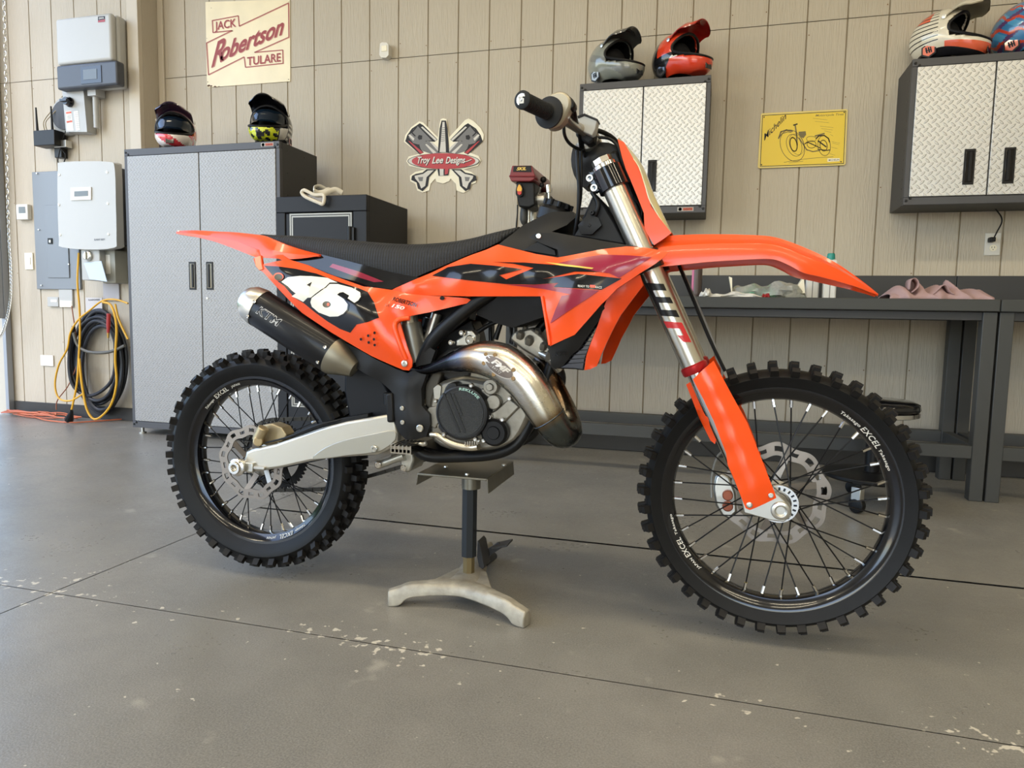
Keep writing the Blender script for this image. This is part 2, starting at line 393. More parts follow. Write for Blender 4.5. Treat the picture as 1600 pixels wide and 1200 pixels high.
# treeline outside
t = MB(); R = random.Random(3)
for i in range(26): t.ball((LX-10+R.uniform(-.6, .6), -8+i*.85, .8+R.uniform(0, .6)), R.uniform(.8, 1.3), 0, 10)
o = t.build('hedge', mat('hedge_leaves', (86, 116, 52), .8, bump=1, bscale=12, bdist=.1, var=.4, vscale=9)); o['kind'] = 'stuff'; tag(o, 'green hedge outside beyond the open door', 'hedge')
# hoist chain at the left edge
t = MB(); L_ = []
cp = cr([(6, -10, 0), (9, 120, 0), (11, 260, 0), (14, 370, 0), (17, 420, 0), (17, 460, 0), (13, 490, 0), (4, 520, 0), (-6, 530, 0)], 14)
C3 = [at(p[0], p[1], 4.02) for p in cp]
dist = 0; seq = [C3[0]]; 
for a, b in zip(C3, C3[1:]):
    n = max(1, int((b-a).length/.024))
    for k in range(n): seq.append(a.lerp(b, (k+1)/n))
for i in range(len(seq)-1):
    a, b = seq[i], seq[i+1]; d = (b-a).normalized(); sd = Vector((0, 1, 0)) if i % 2 else Vector((1, 0, 0)); sd = (sd-d*sd.dot(d)).normalized(); c = (a+b)/2
    t.tube([c+d*cos(q)*.017+sd*sin(q)*.009 for q in [2*pi*j/10 for j in range(10)]], .0028, 5, closed=True)
tag(t.build('hoist_chain', M['silver']), 'thin steel hoist chain hanging down beside the open door', 'chain')
# ------------------------------------------------------------------ things on the left wall section
def screws(mb, pts, Y, r=.006, mi=0):
    for x, y in pts: p = at(x, y, Y); mb.lathe([(r, .002), (r, -.002), (0, -.003)], p, (0, 1, 0), 10, mi)
LY = WL_Y
M['inv'] = mat('inverter_grey', (184, 184, 180), .45); M['inv_dark'] = mat('inverter_dark_band', (62, 66, 74), .4); M['lcd'] = mat('lcd_screen', (92, 98, 100), .25)
M['boxgrey'] = mat('box_grey', (172, 172, 168), .4); M['panelgrey'] = mat('breaker_panel_grey', (122, 126, 130), .45, .3)
th = thing('solar_inverter', at(130, 136, LY), 'upper light grey wall inverter with dark lower band and small screen', 'inverter', 'inverters on the left wall')
Yf = LY-.135; mb = MB()
x0, x1, z0, z1 = PB(mb, 87, 24, 174, 98, Yf, .05, 0)
mb.box(x0-.005, x1+.005, Yf+.05, LY-.002, z0-.155, z1+.005, 0)
mb.build('body', M['inv'], th, bevel=.02, seg=4)
mb = MB(); PB(mb, 88, 98, 183, 136, Yf-.012, .07, 0); mb.build('display_band', M['inv_dark'], th, bevel=.014, seg=3)
mb = MB(); PB(mb, 126, 103, 158, 130, Yf-.016, .006, 0); PB(mb, 130, 108, 151, 124, Yf-.018, .004, 1); mb.build('screen', [M['black_gloss'], M['lcd']], th)
mb = MB(); flat_px(mb, [(153, 26), (164, 25), (164, 34), (153, 35)], Yf-.001, 0); flat_px(mb, [(153, 32), (164, 30), (164, 34), (153, 35)], Yf-.0015, 1)
text_px(mb, 'SMA', (154.5, 30.3), (162.5, 29.3), (0, -3), lambda x, y: at(x, y, Yf-.002), 2, off=.01)
mb.build('badge', [M['black'], M['red'], M['white']], th)
mb = MB(); flat_px(mb, [(183, 34), (189, 33), (189.5, 61), (184, 60)], Yf+.02, 0); x = at(183, 40, Yf).x
th2 = thing('disconnect_box', at(125, 208, LY), 'light grey disconnect box with a black rotary knob and caution stickers', 'switch box')
Yf = LY-.085; mb = MB(); slab_px(mb, [(97, 140), (130, 138), (136, 206), (103, 206)], Yf, .08); mb.build('body', M['boxgrey'], th2, bevel=.008)
mb = MB(); p = at(110, 160, Yf); mb.lathe([(.034, 0), (.034, -.012), (.028, -.02), (.026, -.045), (0, -.045)], p, (0, 1, 0), 24); mb.obox(p+Vector((0, -.05, 0)), (.03, 0, 0), (0, .012, 0), (0, 0, .008)); mb.build('knob', M['black_gloss'], th2, bevel=.002)
mb = MB()
flat_px(mb, [(102.5, 174), (111.5, 173), (115, 204), (105, 204)], Yf-.001, 0); flat_px(mb, [(115, 174), (122, 173), (125, 203), (119, 204)], Yf-.001, 0)
flat_px(mb, [(103, 175), (111, 174), (111.3, 177), (103.3, 178)], Yf-.002, 1); flat_px(mb, [(104, 189), (112.5, 188), (112.9, 191), (104.3, 192)], Yf-.002, 1)
for k in range(8): line_px(mb, [(105, 180+k*1.0+(3.5*(k > 5))+k*.3), (111, 179.5+k*1.3)], .35, Yf-.002, 2)
for k in range(9): line_px(mb, [(116.5+k*.35, 177+k*2.8), (121.5+k*.35, 176.6+k*2.8)], .4, Yf-.002, 2)
mb.build('caution_sticker', [M['white'], M['orange_tag'], mat('print_grey', (120, 118, 112), .6)], th2)
t = MB(); a = at(148, 128, LY-.06); t.cyl(a+Vector((0, 0, .05)), at(151, 200, LY-.05), .018, n=14); t.box(a.x-.035, a.x+.035, LY-.09, LY-.01, a.z-.1, a.z-.01)
tag(t.build('conduit', M['boxgrey']), 'short grey conduit running down beside the disconnect box', 'conduit')
th = thing('wireless_gateway', at(68, 228, LY), 'small black gateway box with two upright antennas', 'router')
mb = MB(); PB(mb, 52, 203, 85, 227, LY-.12, .1); mb.build('body', M['black'], th, bevel=.004)
for xx, yy in ((56, 168), (79.5, 166)):
    mb = MB(); a = at(xx, yy, LY-.10); b = at(xx+2.5, 204, LY-.10); mb.tube([b, b.lerp(a, .2), a], [.009, .008, .005], 10); mb.build('antenna', M['black'], th)
for k in range(2):
    mb = MB(); a = at(70+k*3.5, 202, LY-.08); curve_tube(mb, [(a.x, a.y, a.z-.01, .003), (a.x+.005, a.y-.01, a.z+.05, .003), (a.x+.04+.02*k, a.y+.03, a.z+.14, .003), (a.x+.13, LY-.02, a.z+.26, .003)], 8, 6); mb.build('lead', mat('grey_lead%d' % k, (150, 135, 100), .5), th)
th = thing('wall_speaker', at(102, 215, LY), 'round black wall unit with a grey front disc behind the disconnect box', 'speaker')
mb = MB(); c = at(103, 181, LY-.03); c.y = LY-.002; mb.lathe([(.135, 0), (.135, -.025), (.12, -.04), (.0, -.045)], c, (0, 1, 0), 40); mb.build('housing', M['boxgrey'], th, ang=50)
mb = MB(); mb.lathe([(.10, -.042), (.10, -.052), (0, -.053)], c, (0, 1, 0), 36); mb.build('front_disc', mat('dark_grille', (66, 68, 72), .6), th)
t = MB(); PB(t, 84, 219, 103, 230, LY-.07, .05, 0); PB(t, 85, 231, 96, 246, LY-.06, .05, 1); a = at(95, 232, LY-.06); curve_tube(t, [(a.x, a.y, a.z, .004), (a.x+.04, a.y, a.z-.05, .004), (a.x+.01, a.y, a.z-.11, .004), (a.x-.03, a.y, a.z-.08, .004), (a.x+.03, a.y, a.z+.08, .004), (a.x+.06, a.y, a.z+.13, .004)], 6, 6, 1)
tag(t.build('power_adapter', [M['silver'], M['black']], bevel=.003), 'black power adapter and plug hanging under the gateway box', 'power adapter')
# lower inverter
th = thing('solar_inverter', at(140, 390, LY), 'lower pale wall inverter with a small display window and six screws', 'inverter', 'inverters on the left wall')
Yf = LY-.20; mb = MB()
slab_px(mb, cr([(90, 262), (94, 254), (130, 252), (170, 253), (179, 262), (181, 320), (182, 375), (178, 387), (140, 390), (96, 386), (92, 375), (90, 320)], 3, True), Yf, .06)
mb.build('front_cover', M['inv'], th, bevel=.012, seg=3)
mb = MB(); PB(mb, 92, 256, 184, 386, Yf+.06, .05); mb.build('body', M['inv'], th, bevel=.006)
mb = MB(); a = at(94, 262, Yf+.11); b = at(190, 385, Yf+.11); mb.box(a.x+.02, b.x+.01, Yf+.11, LY-.003, b.z+.01, a.z-.02); mb.build('heat_sink', M['inv_dark'], th, bevel=.008)
mb = MB(); slab_px(mb, [(110, 293), (142, 292), (142, 312), (110, 313)], Yf-.008, .01, 0); slab_px(mb, [(116, 299), (137, 298), (137, 306), (116, 307)], Yf-.010, .004, 1); mb.build('screen', [M['white'], M['lcd']], th, bevel=.002)
mb = MB(); screws(mb, [(92.5, 273), (167, 269), (92, 320), (168, 318), (94, 367), (169, 366)], Yf-.002, .009); mb.build('screws', M['silver'], th)
mb = MB(); text_px(mb, 'SUNNY BOY', (147, 376), (164, 375.5), (0, -3), lambda x, y: at(x, y, Yf-.002), 0, off=.01); mb.build('lettering', M['inv_dark'], th)
# breaker panel
th = thing('breaker_panel', at(90, 452, LY), 'tall grey electrical breaker panel with a narrow hinged door', 'breaker panel')
mb = MB(); PB(mb, 53.5, 267, 122, 452, LY-.02, .02); mb.build('cover', M['panelgrey'], th, bevel=.003)
mb = MB(); PB(mb, 72, 320, 106, 434, LY-.027, .007); mb.build('panel_door', M['panelgrey'], th, bevel=.002)
mb = MB(); PB(mb, 74.5, 372, 81, 381, LY-.033, .006, 0); PB(mb, 76.5, 375, 79, 379, LY-.036, .004, 1); mb.build('latch', [M['black'], M['silver']], th)
mb = MB(); screws(mb, [(60, 359), (64, 446), (107, 413), (57, 271)], LY-.028, .006); mb.build('screws', M['silver'], th)
th = thing('thermostat', at(36, 347, LY), 'small square white thermostat on the wall by the door', 'thermostat')
mb = MB(); PB(mb, 25, 319, 43, 343, LY-.035, .034); mb.build('body', M['white'], th, bevel=.004)
mb = MB(); PB(mb, 29, 323, 39, 333, LY-.037, .003); mb.build('screen', M['lcd'], th)
th = thing('light_switch', at(45, 421, LY), 'white light switch plate below the thermostat', 'light switch')
mb = MB(); PB(mb, 38.5, 395, 51, 421, LY-.010, .009); mb.build('plate', M['cream'], th, bevel=.002)
mb = MB(); PB(mb, 43, 402, 47, 413, LY-.014, .006); mb.build('switch_lever', M['white'], th, bevel=.001)
t = MB(); PB(t, 63, 555, 83, 572, LY-.010, .009); tag(t.build('outlet_cover', M['white'], bevel=.003), 'white horizontal outlet cover low on the left wall', 'wall plate')
th = thing('outlet_cover', at(82, 480, LY), 'small clear weather cover under the breaker panel', 'wall plate')
mb = MB(); PB(mb, 74, 464, 91, 479, LY-.02, .018); mb.build('cover', M['boxgrey'], th, bevel=.003)
mb = MB(); PB(mb, 79, 468, 89, 472, LY-.022, .004); mb.build('label_strip', M['white'], th)
t = MB(); PB(t, 92, 452, 113, 480, LY-.015, .012, 0); PB(t, 93, 470, 112, 480, LY-.018, .008, 1); tag(t.build('outlet_cover', [M['boxgrey'], M['cream']], bevel=.002), 'taller cover with a cream lower half under the breaker panel', 'wall plate')
th = thing('junction_box', at(155, 440, LY), 'grey switch box with a round dial under the lower inverter', 'switch box')
Yf = LY-.17; mb = MB(); PB(mb, 127, 389, 156, 438, Yf, .165); mb.build('body', M['boxgrey'], th, bevel=.006)
mb = MB(); p = at(138.5, 400, Yf); mb.lathe([(.036, 0), (.036, -.015), (.026, -.022), (0, -.022)], p, (0, 1, 0), 24); mb.obox(p+Vector((0, -.026, 0)), (.006, 0, 0), (0, .006, 0), (0, 0, .026)); mb.build('dial', M['silver'], th, bevel=.001)
mb = MB(); a = at(131, 411, Yf-.004); b = at(158, 408, Yf-.004); c = at(167, 440, Yf-.05); d = at(140, 436, Yf-.05)
mb.prism([a, b, c, d], (0, .004, .002)); mb.build('clear_flap', mat('clear_blue_flap', (176, 190, 204), .15, coat=.5), th)
t = MB(); PB(t, 160, 391, 180, 442, LY-.12, .11, 0); PB(t, 165, 398, 172, 428, LY-.122, .003, 1); tag(t.build('junction_box', [mat('aged_grey', (150, 150, 140), .5), M['white']], bevel=.004), 'plain grey box with a paper label under the lower inverter', 'switch box')
t = MB(); PB(t, 134, 465, 159.5, 491, LY-.03, .003, 0)
text_px(t, 'SUNPOWER', (138, 470), (156, 469.6), (0, -2.6), lambda x, y: at(x, y, LY-.0315), 1, off=.01)
tag(t.build('hanging_card', [mat('card_grey', (192, 188, 186), .6), M['inv_dark']]), 'grey card with small print hanging above the hose coil', 'card')
t = MB(); PB(t, 161, 443, 186, 470, LY-.015, .012); tag(t.build('wall_plate', mat('lavender_grey', (170, 165, 165), .5), bevel=.002), 'blank grey plate half hidden beside the hanging card', 'wall plate')
# hose coil
M['hose'] = mat('black_hose', (42, 44, 50), .32); M['yellow_cord'] = mat('yellow_cord', (212, 160, 34), .4); M['orange_cord'] = mat('orange_cord', (186, 100, 66), .5)
th = thing('air_hose', at(160, 640, LY), 'coil of thick black hose hanging on the wall', 'hose')
R = random.Random(5); mb = MB()
for k in range(9):
    cx, cz = 152+R.uniform(-3, 3)+k*.8, 556+k*2.6; rx, ry = 36+R.uniform(-5, 5), 64+R.uniform(-4, 10)
    pts = []
    for j in range(14):
        a = 2*pi*j/14; p = at(cx+rx*cos(a)*(1+.03*R.uniform(-1, 1)), cz-ry*sin(a)*(1+.02*R.uniform(-1, 1)), LY-.04-.018*(k % 4)-(.02 if sin(a) < 0 else 0)); pts.append((*p, .0125))
    curve_tube(mb, pts, 4, 10, closed=True)
pts = [(115, 510), (108, 560), (113, 600), (135, 618), (160, 610), (178, 585), (180, 530)]
curve_tube(mb, [(*at(x, y, LY-.12), .012) for x, y in pts], 6, 10)
mb.build('hose_coil', M['hose'], th)
mb = MB(); curve_tube(mb, [(*at(x, y, LY-.13), .011) for x, y in ((115, 520), (122, 540), (140, 550), (170, 550), (195, 540))], 6, 10); mb.build('hose_tail', mat('hose_tail_grey', (84, 82, 74), .4), th)
mb = MB(); a = at(170, 490, LY-.13); b = at(169, 520, LY-.13); mb.tube([a, a.lerp(b, .6), b], [.014, .014, .009], 10, mi=0); mb.tube([b, at(169, 528, LY-.13)], [.009, .007], 10, mi=1); mb.build('hose_nozzle', [M['red'], mat('brass', (190, 150, 80), .3, .9)], th)
def cord(name, pts, r, m_, th, per=7, n=8, Y=None):
    mb = MB(); curve_tube(mb, [(*at(p[0], p[1], (Y if Y else LY-.14)-(p[2] if len(p) > 2 else 0)), r) for p in pts], per, n); return mb.build(name, m_, th)
th = thing('extension_cord', at(110, 650, LY), 'long yellow extension cord looped over the black hose with a black plug', 'cord')
cord('cable', [(123, 395), (121, 440), (124, 480), (125, 520), (123, 560), (120, 600), (112, 640)], .007, M['yellow_cord'], th)
cord('cable', [(200, 474), (180, 468), (160, 470), (140, 485), (122, 500), (110, 520), (105, 545), (92, 570), (86, 600), (92, 622), (110, 626), (130, 615)], .0065, M['yellow_cord'], th)
cord('cable', [(160, 472), (174, 478), (182, 510), (180, 560), (182, 600), (172, 635), (150, 655), (136, 640), (128, 600), (124, 560)], .008, M['yellow_cord'], th)
cord('cable', [(180, 475), (186, 500), (200, 530)], .007, M['yellow_cord'], th)
mb = MB(); a = atz(112, 642, .10); b = atz(108, 655, .03); mb.tube([a, a.lerp(b, .5), b], [.010, .020, .030], 10); mb.build('plug', M['black'], th)
th = thing('coiled_cord', atz(80, 652, 0), 'thin orange cord heaped on the floor along the baseboard', 'cord')
mb = MB(); R = random.Random(11)
for k in range(4):
    pts = []
    cx = R.uniform(-4.95, -4.3); 
    for j in range(9):
        a = 2*pi*j/9; pts.append((cx+.22*cos(a)*R.uniform(.7, 1.5), 4.02+.06*sin(a)*R.uniform(.6, 1.3), .008+.006*k+R.uniform(0, .02), .005))
    curve_tube(mb, pts, 5, 6, closed=True)
curve_tube(mb, [(*atz(x, y, .01), .005) for x, y in ((28, 646), (45, 648), (70, 656), (110, 660), (150, 658), (190, 655))], 6, 6)
mb.build('cable', M['orange_cord'], th)
cord('cable', [(112, 478), (118, 520), (122, 560), (108, 600), (90, 625), (88, 640)], .004, mat('rusty_cord', (140, 86, 60), .5), th, Y=LY-.1)
# ------------------------------------------------------------------ signs
Y0 = WY-.006
M['sign_cream'] = mat('aged_cream_sign', (236, 222, 186), .4, var=.06, vscale=6); M['sign_red'] = mat('sign_dark_red', (150, 50, 48), .5); M['sign_pink'] = mat('sign_red_shadow', (196, 140, 120), .5)
th = thing('wall_sign', at(388, 135, WY), 'square cream metal sign with dark red lettering and slanted banner outline', 'sign')
mb = MB(); slab_px(mb, [(321, 3.5), (322, 3), (452, -1.5), (453, 0), (453.5, 127), (325, 136.5), (323.5, 134)], Y0, .004); mb.build('sheet', M['sign_cream'], th)
mb = MB(); mp = lambda x, y: at(x, y, Y0-.0015)
def q3(p): return [(240+a/4, b/4) for a, b in p]
def box4(p, w, mi=0): line_px(mb, q3(p), w, Y0-.001, mi, True)
for dx, mi, yy in ((1.2, 1, -.0005), (0, 0, -.001)):
    P1 = [(330, 268), (490, 190), (370, 203), (366, 128), (528, 98), (534, 163), (842, 18), (844, 232), (630, 327), (806, 312), (808, 395), (573, 420), (565, 355), (342, 467)]
    line_px(mb, [(a+dx, b+dx*.6) for a, b in q3(P1)], 1.1, Y0+yy, mi, True)
    mp = (lambda Yq: (lambda x, y: at(x, y, Yq)))(Y0+yy-.0004)
    text_px(mb, 'JACK', (335.5+dx, 46.8+dx*.6), (368.5+dx, 41.2+dx*.6), (0, -12.5), mp, mi, off=.012)
    text_px(mb, 'TULARE', (386+dx, 102.3+dx*.6), (438.5+dx, 95.5+dx*.6), (0, -13), mp, mi, off=.012)
    text_px(mb, 'R', (330+dx, 105+dx*.6), (350+dx, 93+dx*.6), (3, -36), mp, mi, shear=.3, off=.02)
    text_px(mb, 'obertson', (344+dx, 95+dx*.6), (443+dx, 52+dx*.6), (1, -26), mp, mi, shear=.35, off=.025)
mb.build('lettering', [M['sign_red'], M['sign_pink']], th)
mb = MB(); R = random.Random(2)
for x, y, s in ((326, 134, 3), (330, 134.5, 2.4), (336, 135.3, 2), (342, 135, 1.2), (451, 124, 1.4), (330, 12.5, .9), (451.5, 3, 1), (324.5, 128, 1.2), (323, 60, .8)):
    flat_px(mb, [(x+s*cos(a)*R.uniform(.5, 1.1), y+s*.6*sin(a)*R.uniform(.5, 1.1)) for a in [2*pi*i/9 for i in range(9)]], Y0-.0008)
mb.build('rust_spot', mat('rust', (92, 66, 50), .8), th)
th = thing('motion_sensor', at(600, 90, WY), 'small white motion sensor high on the siding', 'sensor')
mb = MB(); slab_px(mb, [(593.5, 68), (597, 66), (604, 66.5), (607, 70), (607, 86), (603, 90), (596, 90), (592.5, 86)], WY-.05, .049); mb.build('body', M['white'], th, bevel=.004)
mb = MB(); PB(mb, 596, 71, 604, 80, WY-.053, .004); mb.build('lens', M['cream'], th, bevel=.001)
# die-cut piston sign
th = thing('wall_sign', at(692, 300, WY), 'die-cut sign of crossed pistons, spark plug and bones with red oval banner', 'sign')
def c9(p): return [(630+a/9.6, 180+b/9.6) for a, b in p]
M['ink'] = mat('sign_black', (34, 32, 34), .5); M['pg'] = mat('sign_grey', (112, 110, 108), .5); M['pl'] = mat('sign_light_grey', (205, 200, 190), .5); M['sr'] = mat('sign_bright_red', (176, 40, 44), .45)
mb = MB()
out = [(600, 45), (650, 60), (665, 180), (690, 330), (930, 70), (980, 50), (1050, 85), (1160, 190), (1210, 290), (1200, 370), (1000, 560), (1130, 610), (1165, 680), (1120, 760), (900, 815), (1020, 850), (1100, 920), (1090, 1010), (1020, 1040), (980, 1130), (900, 1165), (800, 1130), (790, 1030), (710, 950), (690, 990), (600, 1025), (500, 1000), (480, 950), (410, 1030), (390, 1130), (290, 1160), (210, 1130), (180, 1030), (105, 990), (100, 910), (180, 850), (330, 815), (90, 760), (45, 690), (80, 620), (240, 580), (10, 400), (30, 300), (120, 180), (240, 90), (300, 110), (520, 330), (540, 170), (560, 60)]
slab_px(mb, c9(out), Y0, .004); mb.build('sheet', M['cream'], th)
mb = MB(); k_ = [0]
def ly(): k_[0] += 1; return Y0-.0006-.00012*k_[0]
def sh(p, mi): flat_px(mb, c9(p), ly(), mi)
def mir(p): return [(1222-a, b) for a, b in p]
def both(p, mi): sh(p, mi); sh(mir(p), mi)
both([(30, 390), (60, 300), (130, 200), (250, 120), (300, 150), (515, 365), (470, 400), (360, 390), (250, 440), (260, 500), (310, 560), (250, 590)], 0)
both([(80, 330), (150, 210), (220, 165), (430, 380), (340, 385), (230, 440), (150, 420)], 1)
both([(265, 180), (290, 170), (505, 365), (480, 385)], 3)
both([(70, 380), (110, 400), (300, 560), (260, 580)], 2)
both([(75, 300), (100, 285), (170, 350), (150, 385)], 3); both([(110, 255), (125, 240), (200, 170), (210, 180), (140, 260), (190, 310), (175, 320)], 0)
both([(215, 335), (235, 295), (285, 305), (280, 360), (235, 370)], 0)
both([(240, 440), (300, 390), (400, 395), (580, 560), (460, 590), (420, 580), (300, 540), (260, 500)], 1)
both([(330, 440), (350, 430), (500, 560), (450, 575)], 3); both([(400, 400), (430, 400), (560, 520), (530, 550)], 3)
# bones
both([(350, 810), (500, 810), (390, 930), (370, 1060), (290, 1140), (220, 1100), (200, 1010), (120, 970), (130, 910), (190, 880), (290, 860)], 0)
both([(370, 830), (460, 825), (350, 930), (330, 1060), (270, 1100), (240, 1020), (180, 950), (170, 910), (300, 880)], 3)
both([(220, 930), (300, 925), (290, 990), (240, 990)], 1)
# plug
sh([(575, 80), (640, 80), (665, 200), (690, 560), (520, 560), (545, 200)], 0)
sh([(590, 100), (620, 100), (635, 420), (640, 555), (545, 555), (560, 430)], 3)
for i in range(8): sh([(562, 190+i*28), (625, 182+i*28), (627, 190+i*28), (562, 198+i*28)], 1)
sh([(510, 790), (690, 790), (680, 900), (530, 910)], 0); sh([(545, 800), (605, 800), (605, 905), (550, 905)], 3); sh([(625, 800), (680, 800), (670, 880), (625, 890)], 2)
def ell(cx, cy, rx, ry, n=40, rot=0): return [(cx+rx*cos(2*pi*i/n), cy+ry*sin(2*pi*i/n)+rot*cos(2*pi*i/n)) for i in range(n)]
sh(ell(605, 688, 540, 118, rot=0), 0); sh(ell(605, 688, 530, 108), 3); sh(ell(605, 688, 478, 118), 2)
for d, mi in ((10, 0), (0, 4)):
    Yq = ly(); mp = lambda x, y: at(x, y, Yq)
    for s_, a, b in (('Troy', 215, 405), ('Lee', 430, 600), ('Designs', 635, 930)):
        text_px(mb, s_, c9([(a+d, 722+d)])[0], c9([(b+d, 716+d)])[0], (0, -10.2), mp, mi, shear=.35, off=.02)
    line_px(mb, c9([(920+d, 700+d), (960+d, 690+d), (1020+d, 665+d)]), 1.1, ly(), mi)
mb.build('artwork', [M['ink'], M['pg'], M['sr'], M['pl'], M['white']], th)
# yellow sign
th = thing('wall_sign', at(1255, 262, WY), 'yellow metal sign with a black line drawing of an old motorcycle', 'sign')
mb = MB(); slab_px(mb, [(1189, 179), (1191, 177), (1322, 170.5), (1324.5, 172), (1321, 256), (1319, 258), (1186, 263), (1184, 261)], Y0-.004, .006, 0)
flat_px(mb, [(1191, 180), (1322, 173), (1318.5, 256), (1187.5, 260.5)], Y0-.0045, 1); flat_px(mb, [(1192, 181), (1321, 174), (1317.5, 255), (1188.5, 259.5)], Y0-.0048, 2)
mb.build('sheet', [mat('yellow_rim', (222, 200, 112), .35), M['ink'], mat('sign_yellow', (228, 196, 52), .4)], th)
mb = MB(); Ym = Y0-.0052
def c10(p): return [(1180+a/10.67, 160+b/10.67) for a, b in p]
mpm = lambda x, y: at(x, y, Ym)
text_px(mb, 'Michelin', c10([(150, 640)])[0], c10([(520, 265)])[0], (-1.2, -9.5), mpm, 0, shear=.2, off=.012)
text_px(mb, 'Motorcycle Tires', c10([(1005, 235)])[0], c10([(1475, 212)])[0], (0, -3.2), mpm, 1, shear=.3, off=.005)
flat_px(mb, c10([(1205, 935), (1410, 930), (1405, 980), (1205, 990)]), Ym, 2); text_px(mb, 'MICHELIN', c10([(1225, 975)])[0], c10([(1400, 968)])[0], (0, -2.4), lambda x, y: at(x, y, Ym-.0003), 0, off=.01)
def L10(p, w=.8, mi=0, cl=False): line_px(mb, c10(p), w, Ym-.0002, mi, cl)
L10(ell(620, 720, 205, 255, rot=60), .9, 1, True); L10(ell(650, 715, 130, 175, rot=50), .8, 1, True); L10(ell(690, 700, 125, 165, rot=50), .5, 1, True)
L10(ell(640, 700, 60, 110, rot=30), 1.6, 1, True); L10([(390, 600), (430, 490), (520, 460), (620, 480)], 2.2, 1); L10([(400, 580), (450, 520), (540, 490), (600, 500)], 1.2, 1)
L10([(665, 370), (690, 540), (700, 710)], 2.2, 1); L10([(640, 380), (700, 360)], 2, 0)
flat_px(mb, c10([(720, 490), (840, 480), (850, 540), (800, 600), (740, 560)]), Ym, 1)
L10([(730, 590), (800, 700), (860, 790), (960, 820), (1080, 800)], 1.6, 1); L10([(830, 690), (870, 660), (1000, 720), (1080, 760)], 1.5, 0)
L10(ell(940, 700, 75, 60), .8, 0, True); L10(ell(935, 610, 80, 45), .7, 1, True); L10(ell(1150, 720, 105, 165, rot=20), .9, 1, True); L10(ell(1140, 720, 60, 90, rot=10), 1.2, 1, True)
L10([(1020, 600), (1060, 560), (1150, 550), (1220, 600), (1240, 660)], 1.8, 0); L10([(1000, 560), (1150, 520)], 2.2, 1); L10([(1050, 640), (1180, 740)], 2, 0); L10([(1040, 780), (1200, 800), (1250, 790)], 1.3, 0)
L10([(480, 1000), (700, 960), (950, 930), (1300, 905)], .6, 1); L10([(560, 1010), (800, 980)], .5, 1)
for yy, a, b in ((500, 1150, 1270), (560, 1250, 1300), (680, 1280, 1410), (705, 1290, 1400), (770, 1270, 1370), (880, 1240, 1330), (290, 960, 1200), (340, 1000, 1230), (420, 1080, 1300), (460, 1100, 1290)): L10([(a, yy-25), (b, yy)], .35, 1)
for x, y in ((147, 245), (105, 1040), (1430, 990), (1485, 165)): flat_px(mb, c10(ell(x, y, 12, 12, 8)), Ym-.0003, 0)
mb.build('artwork', [M['ink'], mat('sign_olive', (112, 98, 58), .5), M['cream']], th)
